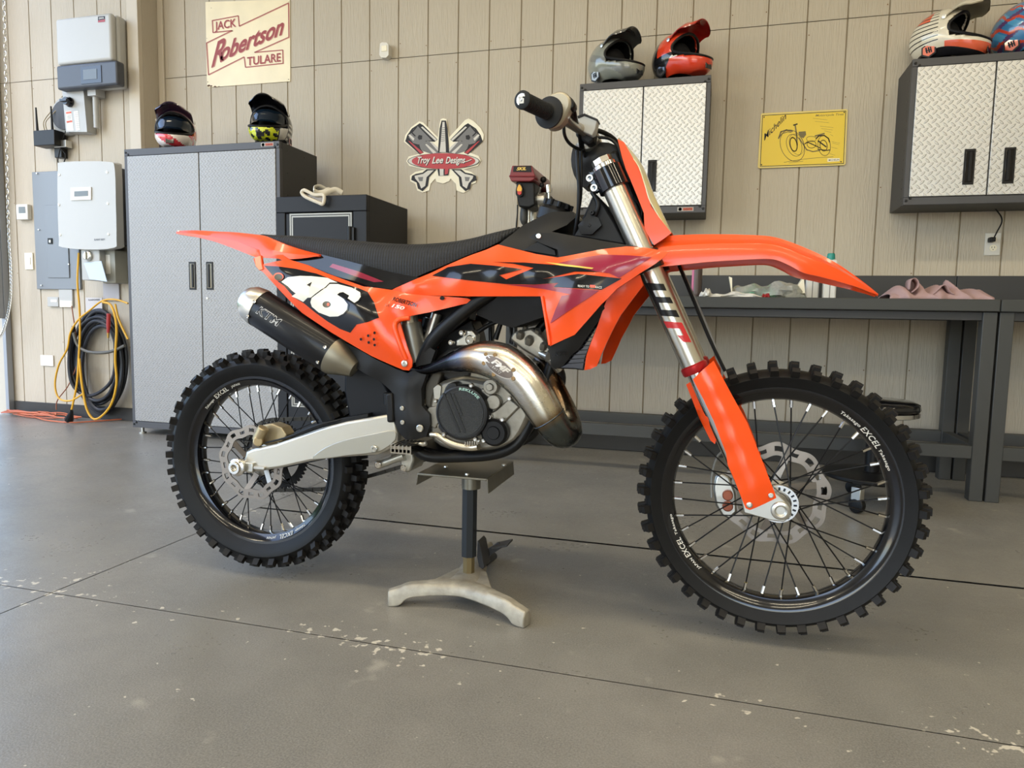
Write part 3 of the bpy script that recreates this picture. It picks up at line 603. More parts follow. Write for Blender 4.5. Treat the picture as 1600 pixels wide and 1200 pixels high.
# ------------------------------------------------------------------ cabinets
M['dia'] = diamond('diamond_plate_door', (150, 148, 145), .024, .48, .8, .45, .0022)
M['dia2'] = diamond('bright_diamond_plate_door', (204, 204, 203), .034, .4, .9, .6, .0026)
def cabinet(name, x0, x1, y0, y1, z0, z1, label, fw, hz, dm, cat, group=None, feet=False, side=None, hs=.06, tagbox=None, sidefr=True):
    th = thing(name, ((x0+x1)/2, (y0+y1)/2, z0), label, cat, group)
    mb = MB(); mb.box(x0, x1, y0+.02, y1, z0, z1, 0); mb.build('body', side or M['cab_side'], th, bevel=.003)
    mb = MB(); xm = (x0+x1)/2
    mb.box(x0, x1, y0, y0+.03, z1-fw, z1+.001); mb.box(x0, x1, y0, y0+.03, z0-.001, z0+fw); mb.box(x0-.001, x0+fw*.6, y0+.001, y0+.03, z0+fw, z1-fw); mb.box(x1-fw*.6, x1+.001, y0+.001, y0+.03, z0+fw, z1-fw)
    mb.build('front_frame', M['cab_frame'], th, bevel=.002)
    for s in (-1, 1):
        a, b = (x0+fw*.62, xm-.003) if s < 0 else (xm+.003, x1-fw*.62)
        hx = xm+s*hs
        hw, hh = .014, .085
        mb = MB(); mb.box(a, b, y0-.004, y0+.02, z0+fw+.003, z1-fw-.003)
        d = mb.build('cabinet_door', dm, th, bevel=.002)
        mb = MB(); w_ = .024
        mb.box(hx-w_, hx+w_, y0-.0085, y0-.003, hz-hh, hz+hh, 0); mb.box(hx-w_+.007, hx+w_-.007, y0-.0088, y0-.004, hz-hh+.01, hz+hh-.01, 1); mb.box(hx-s*.004-.006, hx-s*.004+.006, y0-.013, y0-.005, hz-hh+.014, hz+hh-.014, 0)
        mb.build('handle', [M['black'], M['black_gloss']], d, bevel=.001)
    mb = MB()
    for x in (x0+.012, x1-.012):
        for z in (z0+.02, z1-.02): mb.lathe([(.007, 0), (.006, -.004), (0, -.004)], (x, y0, z), (0, 1, 0), 10); mb.lathe([(.007, 0), (.006, -.004), (0, -.004)], (x+(.018 if x == x0+.012 else -.018), y0, z+(.012 if z > z0+.1 else -.012)*-1), (0, 1, 0), 10)
    mb.build('bolts', M['black'], th)
    mb = MB()
    for k in range(14):
        for dy in (.1, .32):
            if dy < y1-y0-.05:
                for xs_ in (x0-.001, x1+.001): mb.lathe([(.004, 0), (.004, .001), (0, .001)], (xs_, y0+dy*(y1-y0)/.5, z1-.04-k*(z1-z0-.08)/13), (1 if xs_ > x0+.1 else -1, 0, 0), 8)
    mb.build('shelf_holes', M['black_gloss'], th)
    if tagbox:
        tx, tz = tagbox; mb = MB(); w_, h_ = .043, .011; mb.box(tx-w_, tx+w_, y0-.003, y0+.001, tz-h_, tz+h_, 0); mb.box(tx-w_+.03, tx+w_-.005, y0-.0035, y0, tz-h_+.004, tz+h_-.004, 1)
        v, f = text2d('GLADIATOR', 0, .01); mb.add([(tx-w_+.032+x*(2*w_-.04), y0-.0042, tz-.006+y*.011) for x, y in v], f, 2); mb.lathe([(.009, -.0005), (0, -.0005)], (tx-w_+.015, y0-.0035, tz), (0, 1, 0), 12, 2)
        mb.build('badge', [mat('badge_grey', (160, 156, 150), .5), M['orange_tag'], M['black']], th)
    if feet:
        for x in (x0+.04, x1-.04):
            for y in (y0+.04, y1-.04):
                mb = MB(); mb.lathe([(.022, 0), (.022, .012), (.01, .014), (.01, z0)], (x, y, 0), (0, 0, 1), 16); mb.build('foot', M['silver'], th)
    return th
cabinet('storage_cabinet', -3.615, -2.50, 3.72, 4.13, .045, 1.80, 'tall floor cabinet with two grey diamond plate doors', .04, at(300, 431, 3.72).z, M['dia'], 'cabinet', feet=True, hs=.063, tagbox=(at(418, 224, 3.72).x, 1.782))
mb = MB(); p = at(324, 466, 3.716); mb.lathe([(.006, 0), (.006, -.004), (0, -.004)], p, (0, 1, 0), 10); o = mb.build('lock', M['silver'], bpy.data.objects['storage_cabinet'])
cabinet('wall_cabinet', -.790, -.085, 4.04, 4.335, 1.385, 2.10, 'left of the two wall cabinets, silver diamond plate doors in a grey frame', .036, at(1022, 275, 4.04).z, M['dia2'], 'cabinet', 'wall cabinets', hs=.062, tagbox=(-.19, 1.403))
cabinet('wall_cabinet', .875, 1.60, 4.04, 4.335, 1.40, 2.105, 'right wall cabinet with diamond plate doors above the power outlet, cut off by the frame', .036, at(1515, 261, 4.04).z, M['dia2'], 'cabinet', 'wall cabinets', hs=.085)
# safe
th = thing('gun_safe', (-2.2, 3.95, 0), 'black floor safe with a silver rectangular outline on its door', 'safe')
M['safe'] = mat('safe_black_paint', (23, 24, 28), .5,  bump=.1, bscale=300, bdist=.0003)
SX0, SX1, SY, SZ = -2.487, -1.905, 3.66, 1.468
mb = MB(); mb.box(SX0, SX1, SY+.03, 4.21, 0, SZ); mb.box(SX0, SX1, SY, SY+.031, 0, .06); mb.box(SX0, SX1, SY, SY+.031, SZ-.09, SZ); mb.box(SX0, SX0+.06, SY, SY+.031, .05, SZ-.09); mb.box(SX1-.085, SX1, SY, SY+.031, .05, SZ-.09)
mb.build('body', M['safe'], th, bevel=.004)
mb = MB(); mb.box(SX0+.064, SX1-.089, SY+.004, SY+.05, .065, SZ-.096); mb.build('safe_door', M['safe'], th, bevel=.003)
def rectring(mb, x0, x1, z0, z1, w_, y, d, mi=0):
    mb.box(x0, x1, y-d, y, z1-w_, z1, mi); mb.box(x0, x1, y-d, y, z0, z0+w_, mi); mb.box(x0, x0+w_, y-d, y, z0+w_, z1-w_, mi); mb.box(x1-w_, x1, y-d, y, z0+w_, z1-w_, mi)
a = at(452, 334, SY); b = at(549, 331, SY)
mb = MB(); rectring(mb, a.x, b.x, .25, a.z, .008, SY+.005, .002); rectring(mb, a.x+.013, b.x-.013, .263, a.z-.013, .008, SY+.005, .002); mb.build('pinstripe', mat('pinstripe_silver', (150, 148, 140), .4, .3), th)
mb = MB(); 
for z in (a.z-.13, .3): mb.cyl((SX1-.098, SY-.014, z-.05), (SX1-.098, SY-.014, z+.05), .013, n=16); mb.box(SX1-.098, SX1-.07, SY-.016, SY+.001, z-.045, z+.045)
mb.build('hinge', M['black'], th, bevel=.002)
# gloves/goggles on the safe
th = thing('riding_goggles', at(490, 310, SY+.05), 'pair of white goggles with a rumpled strap lying on the black safe', 'goggles')
mb = MB()
Yg = SY-.03
def g6(p): return [(400+a/6.154, 280+b/6.154) for a, b in p]
pts = [(440, 130), (470, 165), (540, 200), (600, 225), (640, 240), (655, 205), (655, 160), (630, 150), (560, 150), (500, 120), (460, 105)]
curve_tube(mb, [(*at(x, y, Yg), .010) for x, y in g6(pts)], 4, 8, closed=True); mb.build('goggle_frame', mat('dusty_white', (214, 204, 184), .6), th)
mb = MB(); slab_px(mb, g6([(450, 130), (500, 150), (570, 165), (640, 165), (640, 225), (590, 215), (520, 185), (460, 155)]), Yg+.012, .01); mb.build('lens', mat('brown_lens', (126, 108, 84), .35, coat=.3), th)
mb = MB()
for P in ([(560, 120), (560, 80), (600, 65), (640, 80), (690, 110), (720, 130)], [(640, 150), (680, 130), (720, 110), (770, 100), (830, 130)], [(560, 110), (600, 130), (660, 120), (700, 100), (740, 120), (790, 130)]):
    c = cr([(*at(x, y, SY+.04+.02*k), .0) for k, (x, y) in enumerate(g6(P))], 5)
    mb.tube([p[:3] for p in c], .014, 8, flat=.35)
mb.build('strap', mat('cream_strap', (222, 214, 196), .7), th)
# ------------------------------------------------------------------ workbenches
BZ = .921
def bench(x0, x1, label):
    th = thing('workbench', ((x0+x1)/2, 4, 0), label, 'workbench', 'charcoal steel workbenches along the wall')
    mb = MB(); mb.box(x0, x1, 3.65, 4.30, BZ-.055, BZ); mb.build('bench_top', M['bench'], th, bevel=.004)
    mb = MB(); mb.box(x0, x1, 4.29, 4.315, BZ, BZ+.142); mb.build('backsplash', M['cab_side'], th, bevel=.002)
    mb = MB(); mb.box(x0+.01, x1-.01, 3.68, 3.72, BZ-.095, BZ-.056); mb.box(x0+.01, x1-.01, 4.15, 4.19, BZ-.095, BZ-.056); mb.build('apron', M['cab_side'], th, bevel=.002)
    for x in (x0+.003, x1-.06):
        for y in (3.665, 4.13):
            mb = MB(); mb.box(x, x+.057, y, y+.06, 0, BZ-.056); mb.build('leg', M['dark_steel'], th, bevel=.003)
        mb = MB(); mb.box(x+.006, x+.05, 3.725, 4.13, .197, .253); mb.build('side_rail', M['dark_steel'], th, bevel=.002)
    for y in (3.67, 4.135):
        mb = MB(); mb.box(x0+.06, x1-.06, y, y+.05, .195, .255); mb.build('lower_rail', M['dark_steel'], th, bevel=.002)
    mb = MB()
    for x in (x1-.10, x1-.05): mb.lathe([(.012, 0), (.012, -.012), (0, -.012)], (x-.08, 3.9, BZ-.056), (0, 0, 1), 8)
    mb.build('bolts', M['silver'], th)
    return th
bench(-1.225, 1.209, 'long charcoal steel workbench carrying the drill press, bottles and pink rag')
bench(1.212, 3.64, 'second charcoal workbench, cut off by the right edge of the photo')
# bottles, bag, wrapper, rag
def bottle(l, r, t, b, Y, cap_t, label, capc=True):
    a = at(l, b, Y); c = at(r, b, Y); cx = (a.x+c.x)/2; h = at(l, t, Y).z-BZ; hw = (c.x-a.x)/2
    th = thing('bottle', (cx, Y, BZ), label, 'bottle', 'white bottles with teal caps')
    mb = MB(); secs = []
    for z, k in ((0, .95), (.01, 1), (h*.45, 1), (h*.95, 1), (h, .92), (h+.006, .45)):
        secs.append([Vector((cx+hw*k*sx*e, Y+hw*.8*k*sy*e2, BZ+z)) for sx, sy, e, e2 in ((-1, -1, 1, .8), (-.8, -1, 1, 1), (.8, -1, 1, 1), (1, -.8, 1, 1), (1, .8, 1, 1), (.8, 1, 1, 1), (-.8, 1, 1, 1), (-1, .8, 1, 1))])
    mb.loft(secs); mb.box(cx-.002, cx+.002, Y-hw*.8-.001, Y-hw*.8, BZ+.005, BZ+h*.97, 1); mb.build('body', [mat('bottle_white', (216, 214, 208), .4), M['pg']], th)
    zc = at((l+r)/2, cap_t, Y).z
    mb = MB(); mb.lathe([(hw*.62, h+.002), (hw*.66, h+.01), (hw*.6, zc-BZ-.004), (hw*.5, zc-BZ), (0, zc-BZ)], (cx, Y, BZ), (0, 0, 1), 20); mb.build('cap', mat('teal_cap', (36, 140, 130), .35), th)
bottle(1258, 1278, 420, 460, 4.08, 400, 'white bottle mostly hidden behind the orange front fender, left of the taller-looking one')
bottle(1285, 1305, 407, 460, 4.0, 396, 'white bottle with a visible teal cap just above the orange front fender')
th = thing('spray_can', (at(1089, 458, 3.95).x, 3.95, BZ), 'tall dark can with a pink stripe standing behind the fork tube', 'can')
a = at(1081, 440, 3.95); b = at(1097, 440, 3.95); r_ = (b.x-a.x)/2; cx = (a.x+b.x)/2
mb = MB(); mb.lathe([(r_*.95, 0), (r_, .004), (r_, .20), (r_*.8, .215), (0, .216)], (cx, 3.95, BZ), (0, 0, 1), 20, 0); mb.lathe([(r_*1.01, .02), (r_*1.01, .19)], (cx, 3.95, BZ), (0, 0, 1), 20, 0)
mb.box(cx-r_*1.0, cx-r_*.6, 3.95-r_*.85, 3.95-r_*.6, BZ+.01, BZ+.195, 1); mb.build('body', [mat('can_dark', (84, 72, 68), .35, .4), mat('can_pink', (200, 110, 150), .4)], th)
mb = MB(); mb.lathe([(r_*.5, .216), (r_*.5, .235), (0, .236)], (cx, 3.95, BZ), (0, 0, 1), 16); mb.build('cap', M['black'], th)
# clear bag with a green thing
def blob(mb, l, r, t, b, Y, dy, mi=0, seed=0, n=28, k=14, rough=.12, sq=.6):
    a = at(l, b, Y); c = at(r, t, Y); R = random.Random(seed); z0 = BZ+.001; z1 = z0+(c.z-a.z); ph = [R.uniform(0, 6) for _ in range(6)]
    secs = []
    for i in range(n+1):
        u = i/n; x = a.x+(c.x-a.x)*u; e = max(.02, (1-abs(2*u-1)**4))**.5
        hgt = (z1-z0)*e*(1-rough+rough*sin(9*u+ph[0])+rough*.7*sin(23*u+ph[1])); wd = dy*e*(1+.2*sin(7*u+ph[2])); s = []
        for j in range(k):
            q = 2*pi*j/k; cy = cos(q); cz = sin(q)
            s.append(Vector((x, Y+wd*math.copysign(abs(cy)**sq, cy)*(1+.12*sin(5*q+14*u+ph[3])), z0+max(0, hgt*(.5+.5*math.copysign(abs(cz)**sq, cz))*(1+.08*sin(4*q+19*u+ph[4]))))))
        secs.append(s)
    mb.loft(secs, mi)
M['clear'] = mat('clear_film', (222, 222, 214), .12, trans=.7, bump=.8, bscale=60, bdist=.004)
th = thing('plastic_bag', (.3, 3.95, BZ), 'clear plastic bag holding a green item, lying on the workbench', 'bag')
mb = MB(); blob(mb, 1139, 1262, 433, 459, 3.98, .07, 0, 4); mb.build('film', M['clear'], th, ang=25)
mb = MB(); blob(mb, 1156, 1216, 440, 458, 3.98, .05, 0, 2); mb.build('green_content', mat('green_plastic', (104, 176, 142), .4), th)
mb = MB(); a = at(1139, 432, 3.92); b = at(1143, 458, 3.92); mb.prism([a, at(1144, 434, 3.92), at(1144, 458, 3.92), b], (0, .1, 0)); a = at(1252, 440, 3.92); mb.prism([at(1256, 432, 3.93), at(1258, 458, 3.93), at(1245, 458, 3.93), at(1247, 446, 3.93)], (0, .08, 0)); mb.build('folded_end', M['cream'], th)
th = thing('wrapper', (.1, 3.85, BZ), 'crumpled white paper wrapper with a red end in front of the clear bag', 'wrapper')
mb = MB(); blob(mb, 1092, 1200, 452, 460, 3.84, .04, 0, 9, rough=.25); mb.build('paper', M['white'], th, ang=20)
mb = MB(); blob(mb, 1190, 1204, 453, 460.5, 3.82, .035, 0, 3, 10); mb.build('red_end', M['red'], th)
mb = MB(); blob(mb, 1092, 1116, 446, 460, 3.84, .045, 0, 12, 12, rough=.2); mb.build('crumpled_end', M['white'], th, ang=20)
# rag: folded cloth sheet
mb = MB(); R = random.Random(21); nx, ny = 64, 20; a = at(1382, 458, 3.85); b = at(1538, 458, 3.85); g = []
prof = cr([(1380, 459.5), (1393, 448), (1410, 447), (1421, 452), (1427, 437), (1434, 442), (1440, 452), (1460, 444), (1472, 450), (1478, 438), (1486, 444), (1495, 452), (1515, 451), (1530, 452), (1538, 458.5)], 8)
prof = [(float(p[0]), float(p[1])) for p in prof]; px_ = [p[0] for p in prof]; py_ = [p[1] for p in prof]
for i in range(nx+1):
    x = 1381+(1537-1381)*i/nx; y = float(np.interp(x, px_, py_))
    for j in range(ny+1):
        v = j/ny; Y = 3.72+.24*v+.012*sin(i*.35+v*5); P = at(x, y, 3.85); h = max(.002, P.z-BZ)
        e = (max(.0, sin(pi*min(1, max(0, v))))**.6)
        hh = h*e*(.75+.25*sin(i*.55+v*9))
        g.append(Vector((P.x+.008*sin(v*11+i*.3), Y, BZ+.002+max(0, hh))))
fs = [(i*(ny+1)+j, (i+1)*(ny+1)+j, (i+1)*(ny+1)+j+1, i*(ny+1)+j+1) for i in range(nx) for j in range(ny)]
mb.add(g, fs)
for pts in ([(1421, 452), (1423, 438), (1430, 434), (1436, 440), (1435, 449), (1426, 457)], [(1458, 459), (1466, 452), (1474, 445), (1480, 446), (1486, 456), (1492, 459)]):
    c = cr([(*at(x, y, 3.74), 0) for x, y in pts], 5)
    q = [Vector(p[:3]) for p in c]; n = len(q)
    mb.add(q+[p+Vector((0, .09, -.002)) for p in q], [(i, i+1, n+i+1, n+i) for i in range(n-1)])
o = mb.build('rag', mat('pink_rag', (172, 142, 140), .9, bump=.5, bscale=90, bdist=.002), ang=80)
so = o.modifiers.new('s', 'SOLIDIFY'); so.thickness = .003; tag(o, 'crumpled dusty pink rag lying on the workbench', 'rag')
# outlet + cord
th = thing('power_outlet', at(1551, 399, WY), 'white power outlet on the siding with a black cord plugged in', 'outlet')
mb = MB(); PB(mb, 1539, 364, 1563.5, 399, WY-.008, .007); mb.build('plate', M['white'], th, bevel=.002)
mb = MB()
for py in (374, 387.5):
    p = at(1551.5, py, WY-.008); mb.lathe([(.017, 0), (.017, -.003), (0, -.003)], p, (0, 1, 0), 20, 0)
    if py > 380:
        for dx in (-.006, .006): mb.box(p.x+dx-.0012, p.x+dx+.0012, p.y-.0036, p.y, p.z-.001, p.z+.008, 1)
        mb.lathe([(.0025, -.0036), (0, -.0036)], (p.x, p.y, p.z-.008), (0, 1, 0), 8, 1)
mb.build('socket', [M['cream'], M['black']], th)
th = thing('black_cord', at(1560, 330, WY), 'thin black power cord hanging from the wall cabinet to the outlet', 'cord')
mb = MB(); curve_tube(mb, [(*at(x, y, Y), .0035) for x, y, Y in ((1555, 326, 4.25), (1564, 338, 4.28), (1565, 348, 4.29), (1558, 362, 4.29), (1553, 372, 4.29))], 6, 8); mb.build('cable', M['black'], th)
mb = MB(); p = at(1551.5, 374, 4.29); mb.box(p.x-.013, p.x+.013, 4.285, 4.328, p.z-.012, p.z+.012); mb.build('plug', M['black'], th, bevel=.004)
# ------------------------------------------------------------------ drill press
th = thing('drill_press', (-1.0, 4.0, BZ), 'bench drill press with dark red head and black body', 'drill press')
DY = 3.80
def d7(p): return [(760+a/7.5, 240+b/7.5) for a, b in p]
mred = mat('drill_red', (122, 34, 40), .35, coat=.3)
mb = MB()
F1 = [at(x, y, DY) for x, y in d7([(300, 140), (530, 138), (570, 255), (560, 300), (520, 325), (290, 325), (265, 270)])]
zt = F1[0].z; 
def sec(Y, k=0, dz=0): return [Vector((p.x+(.015 if k and i in (0, 6, 5) else -.0), Y, p.z+dz)) for i, p in enumerate(F1)]
mb.loft([sec(DY), sec(DY+.42)]); 
fl = [at(x, y, DY-.006) for x, y in d7([(262, 252), (562, 255), (560, 275), (262, 272)])]
mb.prism(fl, (0, .44, 0)); mb.build('belt_cover', mred, th, bevel=.008)
mb = MB(); slab_px(mb, d7([(320, 148), (522, 142), (528, 215), (312, 212)]), DY-.004, .004, 0)
text_px(mb, 'SKIL', d7([(352, 196)])[0], d7([(466, 192)])[0], (.2, -4.6), lambda x, y: at(x, y, DY-.005), 1, shear=.3, off=.03); mb.build('badge', [M['black'], mat('badge_yellow', (232, 196, 92), .4)], th)
mb = MB(); q = [at(x, y, DY+.03) for x, y in d7([(345, 320), (560, 325), (575, 600), (500, 640), (375, 625), (350, 480)])]; mb.prism(q, (0, .16, 0)); mb.build('head', M['black'], th, bevel=.01)
mb = MB(); slab_px(mb, cr(d7([(385, 340), (425, 400), (425, 480), (385, 505), (345, 480), (350, 400)]), 4, True), DY+.012, .02, 0)
slab_px(mb, cr(d7([(385, 360), (412, 400), (412, 435), (385, 440), (360, 435), (362, 400)]), 4, True), DY+.004, .02, 1); slab_px(mb, d7([(362, 440), (412, 440), (405, 475), (385, 485), (365, 470)]), DY+.002, .02, 2); mb.build('power_switch', [M['black'], mat('switch_yellow', (226, 168, 60), .4), mat('switch_red', (190, 50, 40), .4)], th, bevel=.002)
mb = MB(); c = at(*d7([(440, 700)])[0], DY+.10); mb.lathe([(.018, .09), (.018, .03), (.022, 0), (.022, -.035), (.015, -.055), (.006, -.065), (.004, -.12), (0, -.12)], c, (0, 0, 1), 20); mb.build('chuck', M['dark_steel'], th)
mb = MB(); cc = at(*d7([(545, 700)])[0], DY+.25); mb.cyl((cc.x, cc.y, BZ+.02), (cc.x, cc.y, zt-.05), .036, n=28); mb.build('column', M['silver'], th)
c2 = at(*d7([(495, 690)])[0], DY+.12); mb = MB(); mb.cyl((c2.x, c2.y, c2.z-.1), (c2.x, c2.y, c2.z+.06), .012, n=16); mb.build('depth_rod', M['silver'], th)
mb = MB(); mb.box(cc.x-.13, cc.x+.13, DY+.02, DY+.42, BZ, BZ+.03); mb.build('base', M['black'], th, bevel=.006)
mb = MB(); mb.box(c.x-.11, c.x+.11, DY-.0, DY+.2, BZ+.20, BZ+.22); mb.box(cc.x-.05, cc.x+.05, DY+.18, DY+.30, BZ+.18, BZ+.26); mb.build('table', M['cast'], th, bevel=.004)
mb = MB(); h = at(*d7([(575, 545)])[0], DY+.11); h2 = h+Vector((.06, 0, 0)); mb.cyl(h, h2, .040, n=24, mi=0); mb.build('feed_hub', M['silver'], th, bevel=.003)
for a, b in (((600, 590), (640, 700)), ((590, 500), (650, 370)), ((650, 545), (780, 555))):
    mb = MB(); p = at(*d7([a])[0], DY+.09); q = at(*d7([b])[0], DY+.07); mb.cyl(p, q, .005, n=8, mi=0); mb.ball(q, .014, 1, 10); mb.build('feed_handle', [M['silver'], M['black']], th)
mb = MB(); p = at(*d7([(728, 370)])[0], DY+.0); q = at(*d7([(735, 455)])[0], DY+.0); mb.cyl(p, q, .016, n=14, mi=0); curve_tube(mb, [(*q, .008), (*at(*d7([(735, 560)])[0], DY), .005), (*at(*d7([(755, 640)])[0], DY), .004), (*at(*d7([(760, 750)])[0], DY), .004)], 4, 8, 1); mb.build('spring_tensioner', [M['chrome'], M['silver']], th)
mb = MB(); curve_tube(mb, [(*at(*d7([(x, y)])[0], DY+.06), .004) for x, y in ((365, 600), (362, 720), (350, 860), (350, 1100))], 5, 8); mb.build('power_lead', M['black'], th)
mb = MB(); p = at(*d7([(668, 305)])[0], DY+.1); mb.ball(p, .018, 0, 12); mb.build('knob', M['black'], th)
mb = MB(); mb.box(cc.x-.06, cc.x+.07, DY+.30, DY+.48, zt-.26, zt-.09); mb.build('motor', M['black'], th, bevel=.02, seg=3)
# ------------------------------------------------------------------ rolling stool
th = thing('rolling_stool', (.83, 3.75, 0), 'low round rolling stool with black padded seat behind the front wheel', 'stool')
sc_ = Vector((.71, 3.42, 0)); p = at(1438, 640, 3.42); sr_ = .175; cx = p.x-sr_; zs = p.z; sc_ = Vector((cx, 3.42, 0))
WL[th.name] = Vector((cx, 3.42, 0)); th.location = (cx, 3.42, 0)
mb = MB(); mb.lathe([(sr_*.96, zs-.012), (sr_, zs), (sr_*.98, zs+.022), (sr_*.8, zs+.035), (0, zs+.04)], sc_, (0, 0, 1), 40); mb.build('seat', M['black_gloss'], th, ang=60)
mb = MB(); mb.lathe([(sr_*.9, zs-.035), (sr_*.99, zs-.03), (sr_*.99, zs-.013), (sr_*.9, zs-.012)], sc_, (0, 0, 1), 40); mb.build('seat_ring', M['chrome'], th)
mb = MB(); mb.cyl(sc_+Vector((0, 0, .14)), sc_+Vector((0, 0, zs-.03)), .03, n=16); mb.build('post', M['black'], th)
mb = MB(); mb.lathe([(.05, .13), (.05, .15), (0, .16)], sc_, (0, 0, 1), 20)
wheels = []
for k in range(5):
    a = 2*pi*k/5+.5; d = Vector((cos(a), sin(a), 0)); mb.obox(sc_+d*.10+Vector((0, 0, .135)), d*.1, Vector((-d.y, d.x, 0))*.022, (0, 0, .010)); wheels.append(sc_+d*.19)
mb.lathe([(.19, .125), (.20, .13), (.20, .145), (.17, .15), (.0, .15)], sc_, (0, 0, 1), 30); mb.build('base', M['black'], th, bevel=.003)
for i, p in enumerate(wheels):
    mb = MB(); d = Vector((cos(i*1.3), sin(i*1.3), 0)); mb.lathe([(.018, -.016), (.034, -.012), (.036, 0), (.034, .012), (.018, .016)], p+Vector((0, 0, .037)), d, 20, 0); mb.obox(p+Vector((0, 0, .085)), d*.014, d.cross(Vector((0, 0, 1)))*.022, (0, 0, .028), 1); mb.build('caster', [M['black'], M['silver']], th, bevel=.002)
# ------------------------------------------------------------------ helmets
def helmet(px, py, Y, z, yaw, pitch, label, pal, paint, visor_mi, vis=(1, 1), goggles=False, emb=True, sc=1.0):
    # origin under the head centre; local x forward, y left, z up; yaw: heading in world
    c = at(px, py, Y); base = Vector((c.x, Y, z)); th = thing('motocross_helmet', base, label, 'helmet', 'motocross helmets on the cabinets')
    Rm = Matrix.Rotation(yaw, 3, 'Z') @ Matrix.Rotation(-pitch, 3, 'Y')
    cen = Vector((0, 0, .135))
    def W(p): return base+(Rm @ (Vector(p)))*sc+cen*sc
    NA, NE = 132, 76
    def rad(az, el):
        d = Vector((cos(el)*cos(az), cos(el)*sin(az), sin(el)))
        a_, b_, c_ = (.145 if d.x > 0 else .158), .120, .135
        r = 1/sqrt((d.x/a_)**2+(d.y/b_)**2+(d.z/c_)**2)
        k = max(0, 1-((el+.52)/.50)**2) if abs(el+.52) < .50 else 0
        f = max(0, cos(az))**2.6
        r *= 1+.58*k*f
        r *= 1-.10*max(0, 1-((el+.08)/.12)**2)*f if abs(el+.08) < .12 else 1
        return r, d
    def port(az, el):
        # > 0 inside the eye port
        hi = .74-.30*(abs(az)/1.15)**2; lo = -.27-.07*cos(az*1.3)+.10*max(0, abs(az)-.7)
        if abs(az) > 1.16: return -1
        return 1 if lo < el < hi*(1 if abs(az) < .95 else .8) else -1
    mb = MB(); vs = []; zb = -.131
    for i in range(NE+1):
        el = -pi/2+pi*i/NE
        for j in range(NA):
            az = -pi+2*pi*j/NA; r, d = rad(az, el); p = d*r
            if p.z < zb: p = Vector((p.x*zb/p.z, p.y*zb/p.z, zb)) if el > -1.2 else Vector((p.x, p.y, zb+.02))
            vs.append(p)
    fs = []; mi = []; inn = []
    for i in range(NE):
        el = -pi/2+pi*(i+.5)/NE
        for j in range(NA):
            az = -pi+2*pi*(j+.5)/NA; f = (i*NA+j, i*NA+(j+1) % NA, (i+1)*NA+(j+1) % NA, (i+1)*NA+j)
            if port(az, el) > 0: inn.append(f)
            elif el < -1.0: inn.append(f)
            else:
                fs.append(f); mi.append(paint(az, el))
    mb.v = [tuple(W(v)) for v in vs]; mb.f = fs; mb.m = mi
    sh_ = mb.build('shell', pal, th, ang=60)
    so = sh_.modifiers.new('s', 'SOLIDIFY'); so.thickness = .012*sc; so.offset = -1
    lin_ = MB(); lin_.v = [tuple(W(v*.90)) for v in vs]; lin_.f = inn; lin_.m = [0]*len(inn)
    # deep lining
    lin_.v += [tuple(W(Vector((v.x*.62-.02, v.y*.72, v.z*.72)))) for v in vs]; o_ = len(vs)
    lin_.v += [tuple(W(v*.885)) for v in vs]
    lin_.f = [tuple(k+o_ for k in f) for f in inn]+[tuple(k+2*o_ for k in f) for f in fs]; lin_.m = [0]*len(lin_.f)
    lin_.build('lining', mat('helmet_lining', (16, 16, 18), .8), th, ang=60)
    # trim around the port
    bd = []
    for k in range(60):
        t_ = 2*pi*k/60; az = 1.15*cos(t_); hi = .74-.30*(abs(az)/1.15)**2; lo = -.27-.07*cos(az*1.3)+.10*max(0, abs(az)-.7); mid = (hi+lo)/2; el = mid+(hi-lo)/2*math.copysign(abs(sin(t_))**.7, sin(t_)); r, d = rad(az, el); bd.append(W(d*r*.985))
    tr = MB(); tr.tube(bd, .0075*sc, 8, closed=True); tr.build('port_trim', M['black'], th)
    if goggles:
        g = MB(); secs = []
        for i in range(13):
            az = -.98+1.96*i/12; s = []
            for el in (-.16, .0, .2, .42, .5): r, d = rad(az, el); s.append(W(d*r*(.985 if -.1 < el < .45 else .95)+Vector((.004, 0, 0))))
            secs.append(s)
        g.loft(secs, 0, closed=False); g.build('goggles', mat('goggle_lens', (14, 26, 38), .15, coat=.5), th, ang=60)
    # visor
    v = MB(); secs = []
    L0, RISE = .14*vis[0], .012*vis[1]
    for i in range(9):
        u = i/8; s = []
        for j in range(13):
            q = -1+2*j/12; wd = .108*(1-.12*u**2)*(1 if u < .7 else 1-.30*((u-.7)/.3)**2); x0 = .055+L0*u*(1-.10*abs(q)**2*(u > .6)); zz = .122+.02*sin(pi*min(u*1.3, 1))+RISE*u-.06*abs(q)**2.2*(1-.45*u)
            s.append(Vector((x0-.03*abs(q)**2*(1-u), wd*q, zz)))
        secs.append([W(p) for p in s])
    v.loft(secs, visor_mi[0], closed=False)
    # underside
    n_ = len(v.v)
    dn = (Rm @ Vector((0, 0, -.006)))*sc
    v.v += [tuple(Vector(p)+dn) for p in v.v[:n_]]; k0 = len(v.f); v.f += [tuple(x+n_ for x in f)[::-1] for f in v.f[:k0]]; v.m += [visor_mi[1]]*k0
    # rim
    idx = [j for j in range(13)]+[i*13+12 for i in range(1, 9)]+[8*13+j for j in range(11, -1, -1)]+[i*13 for i in range(7, 0, -1)]
    for a, b in zip(idx, idx[1:]+idx[:1]): v.f.append((a, b, b+n_, a+n_)); v.m.append(visor_mi[1])
    v.build('visor', pal, th, ang=50, norm=False)
    for sy in (-1, 1): mb = MB(); mb.lathe([(.010, 0), (.010, .004), (0, .005)], W((.03, .112*sy, .065)), Rm @ Vector((0, sy, 0)), 12); mb.build('visor_screw', M['silver'], th)
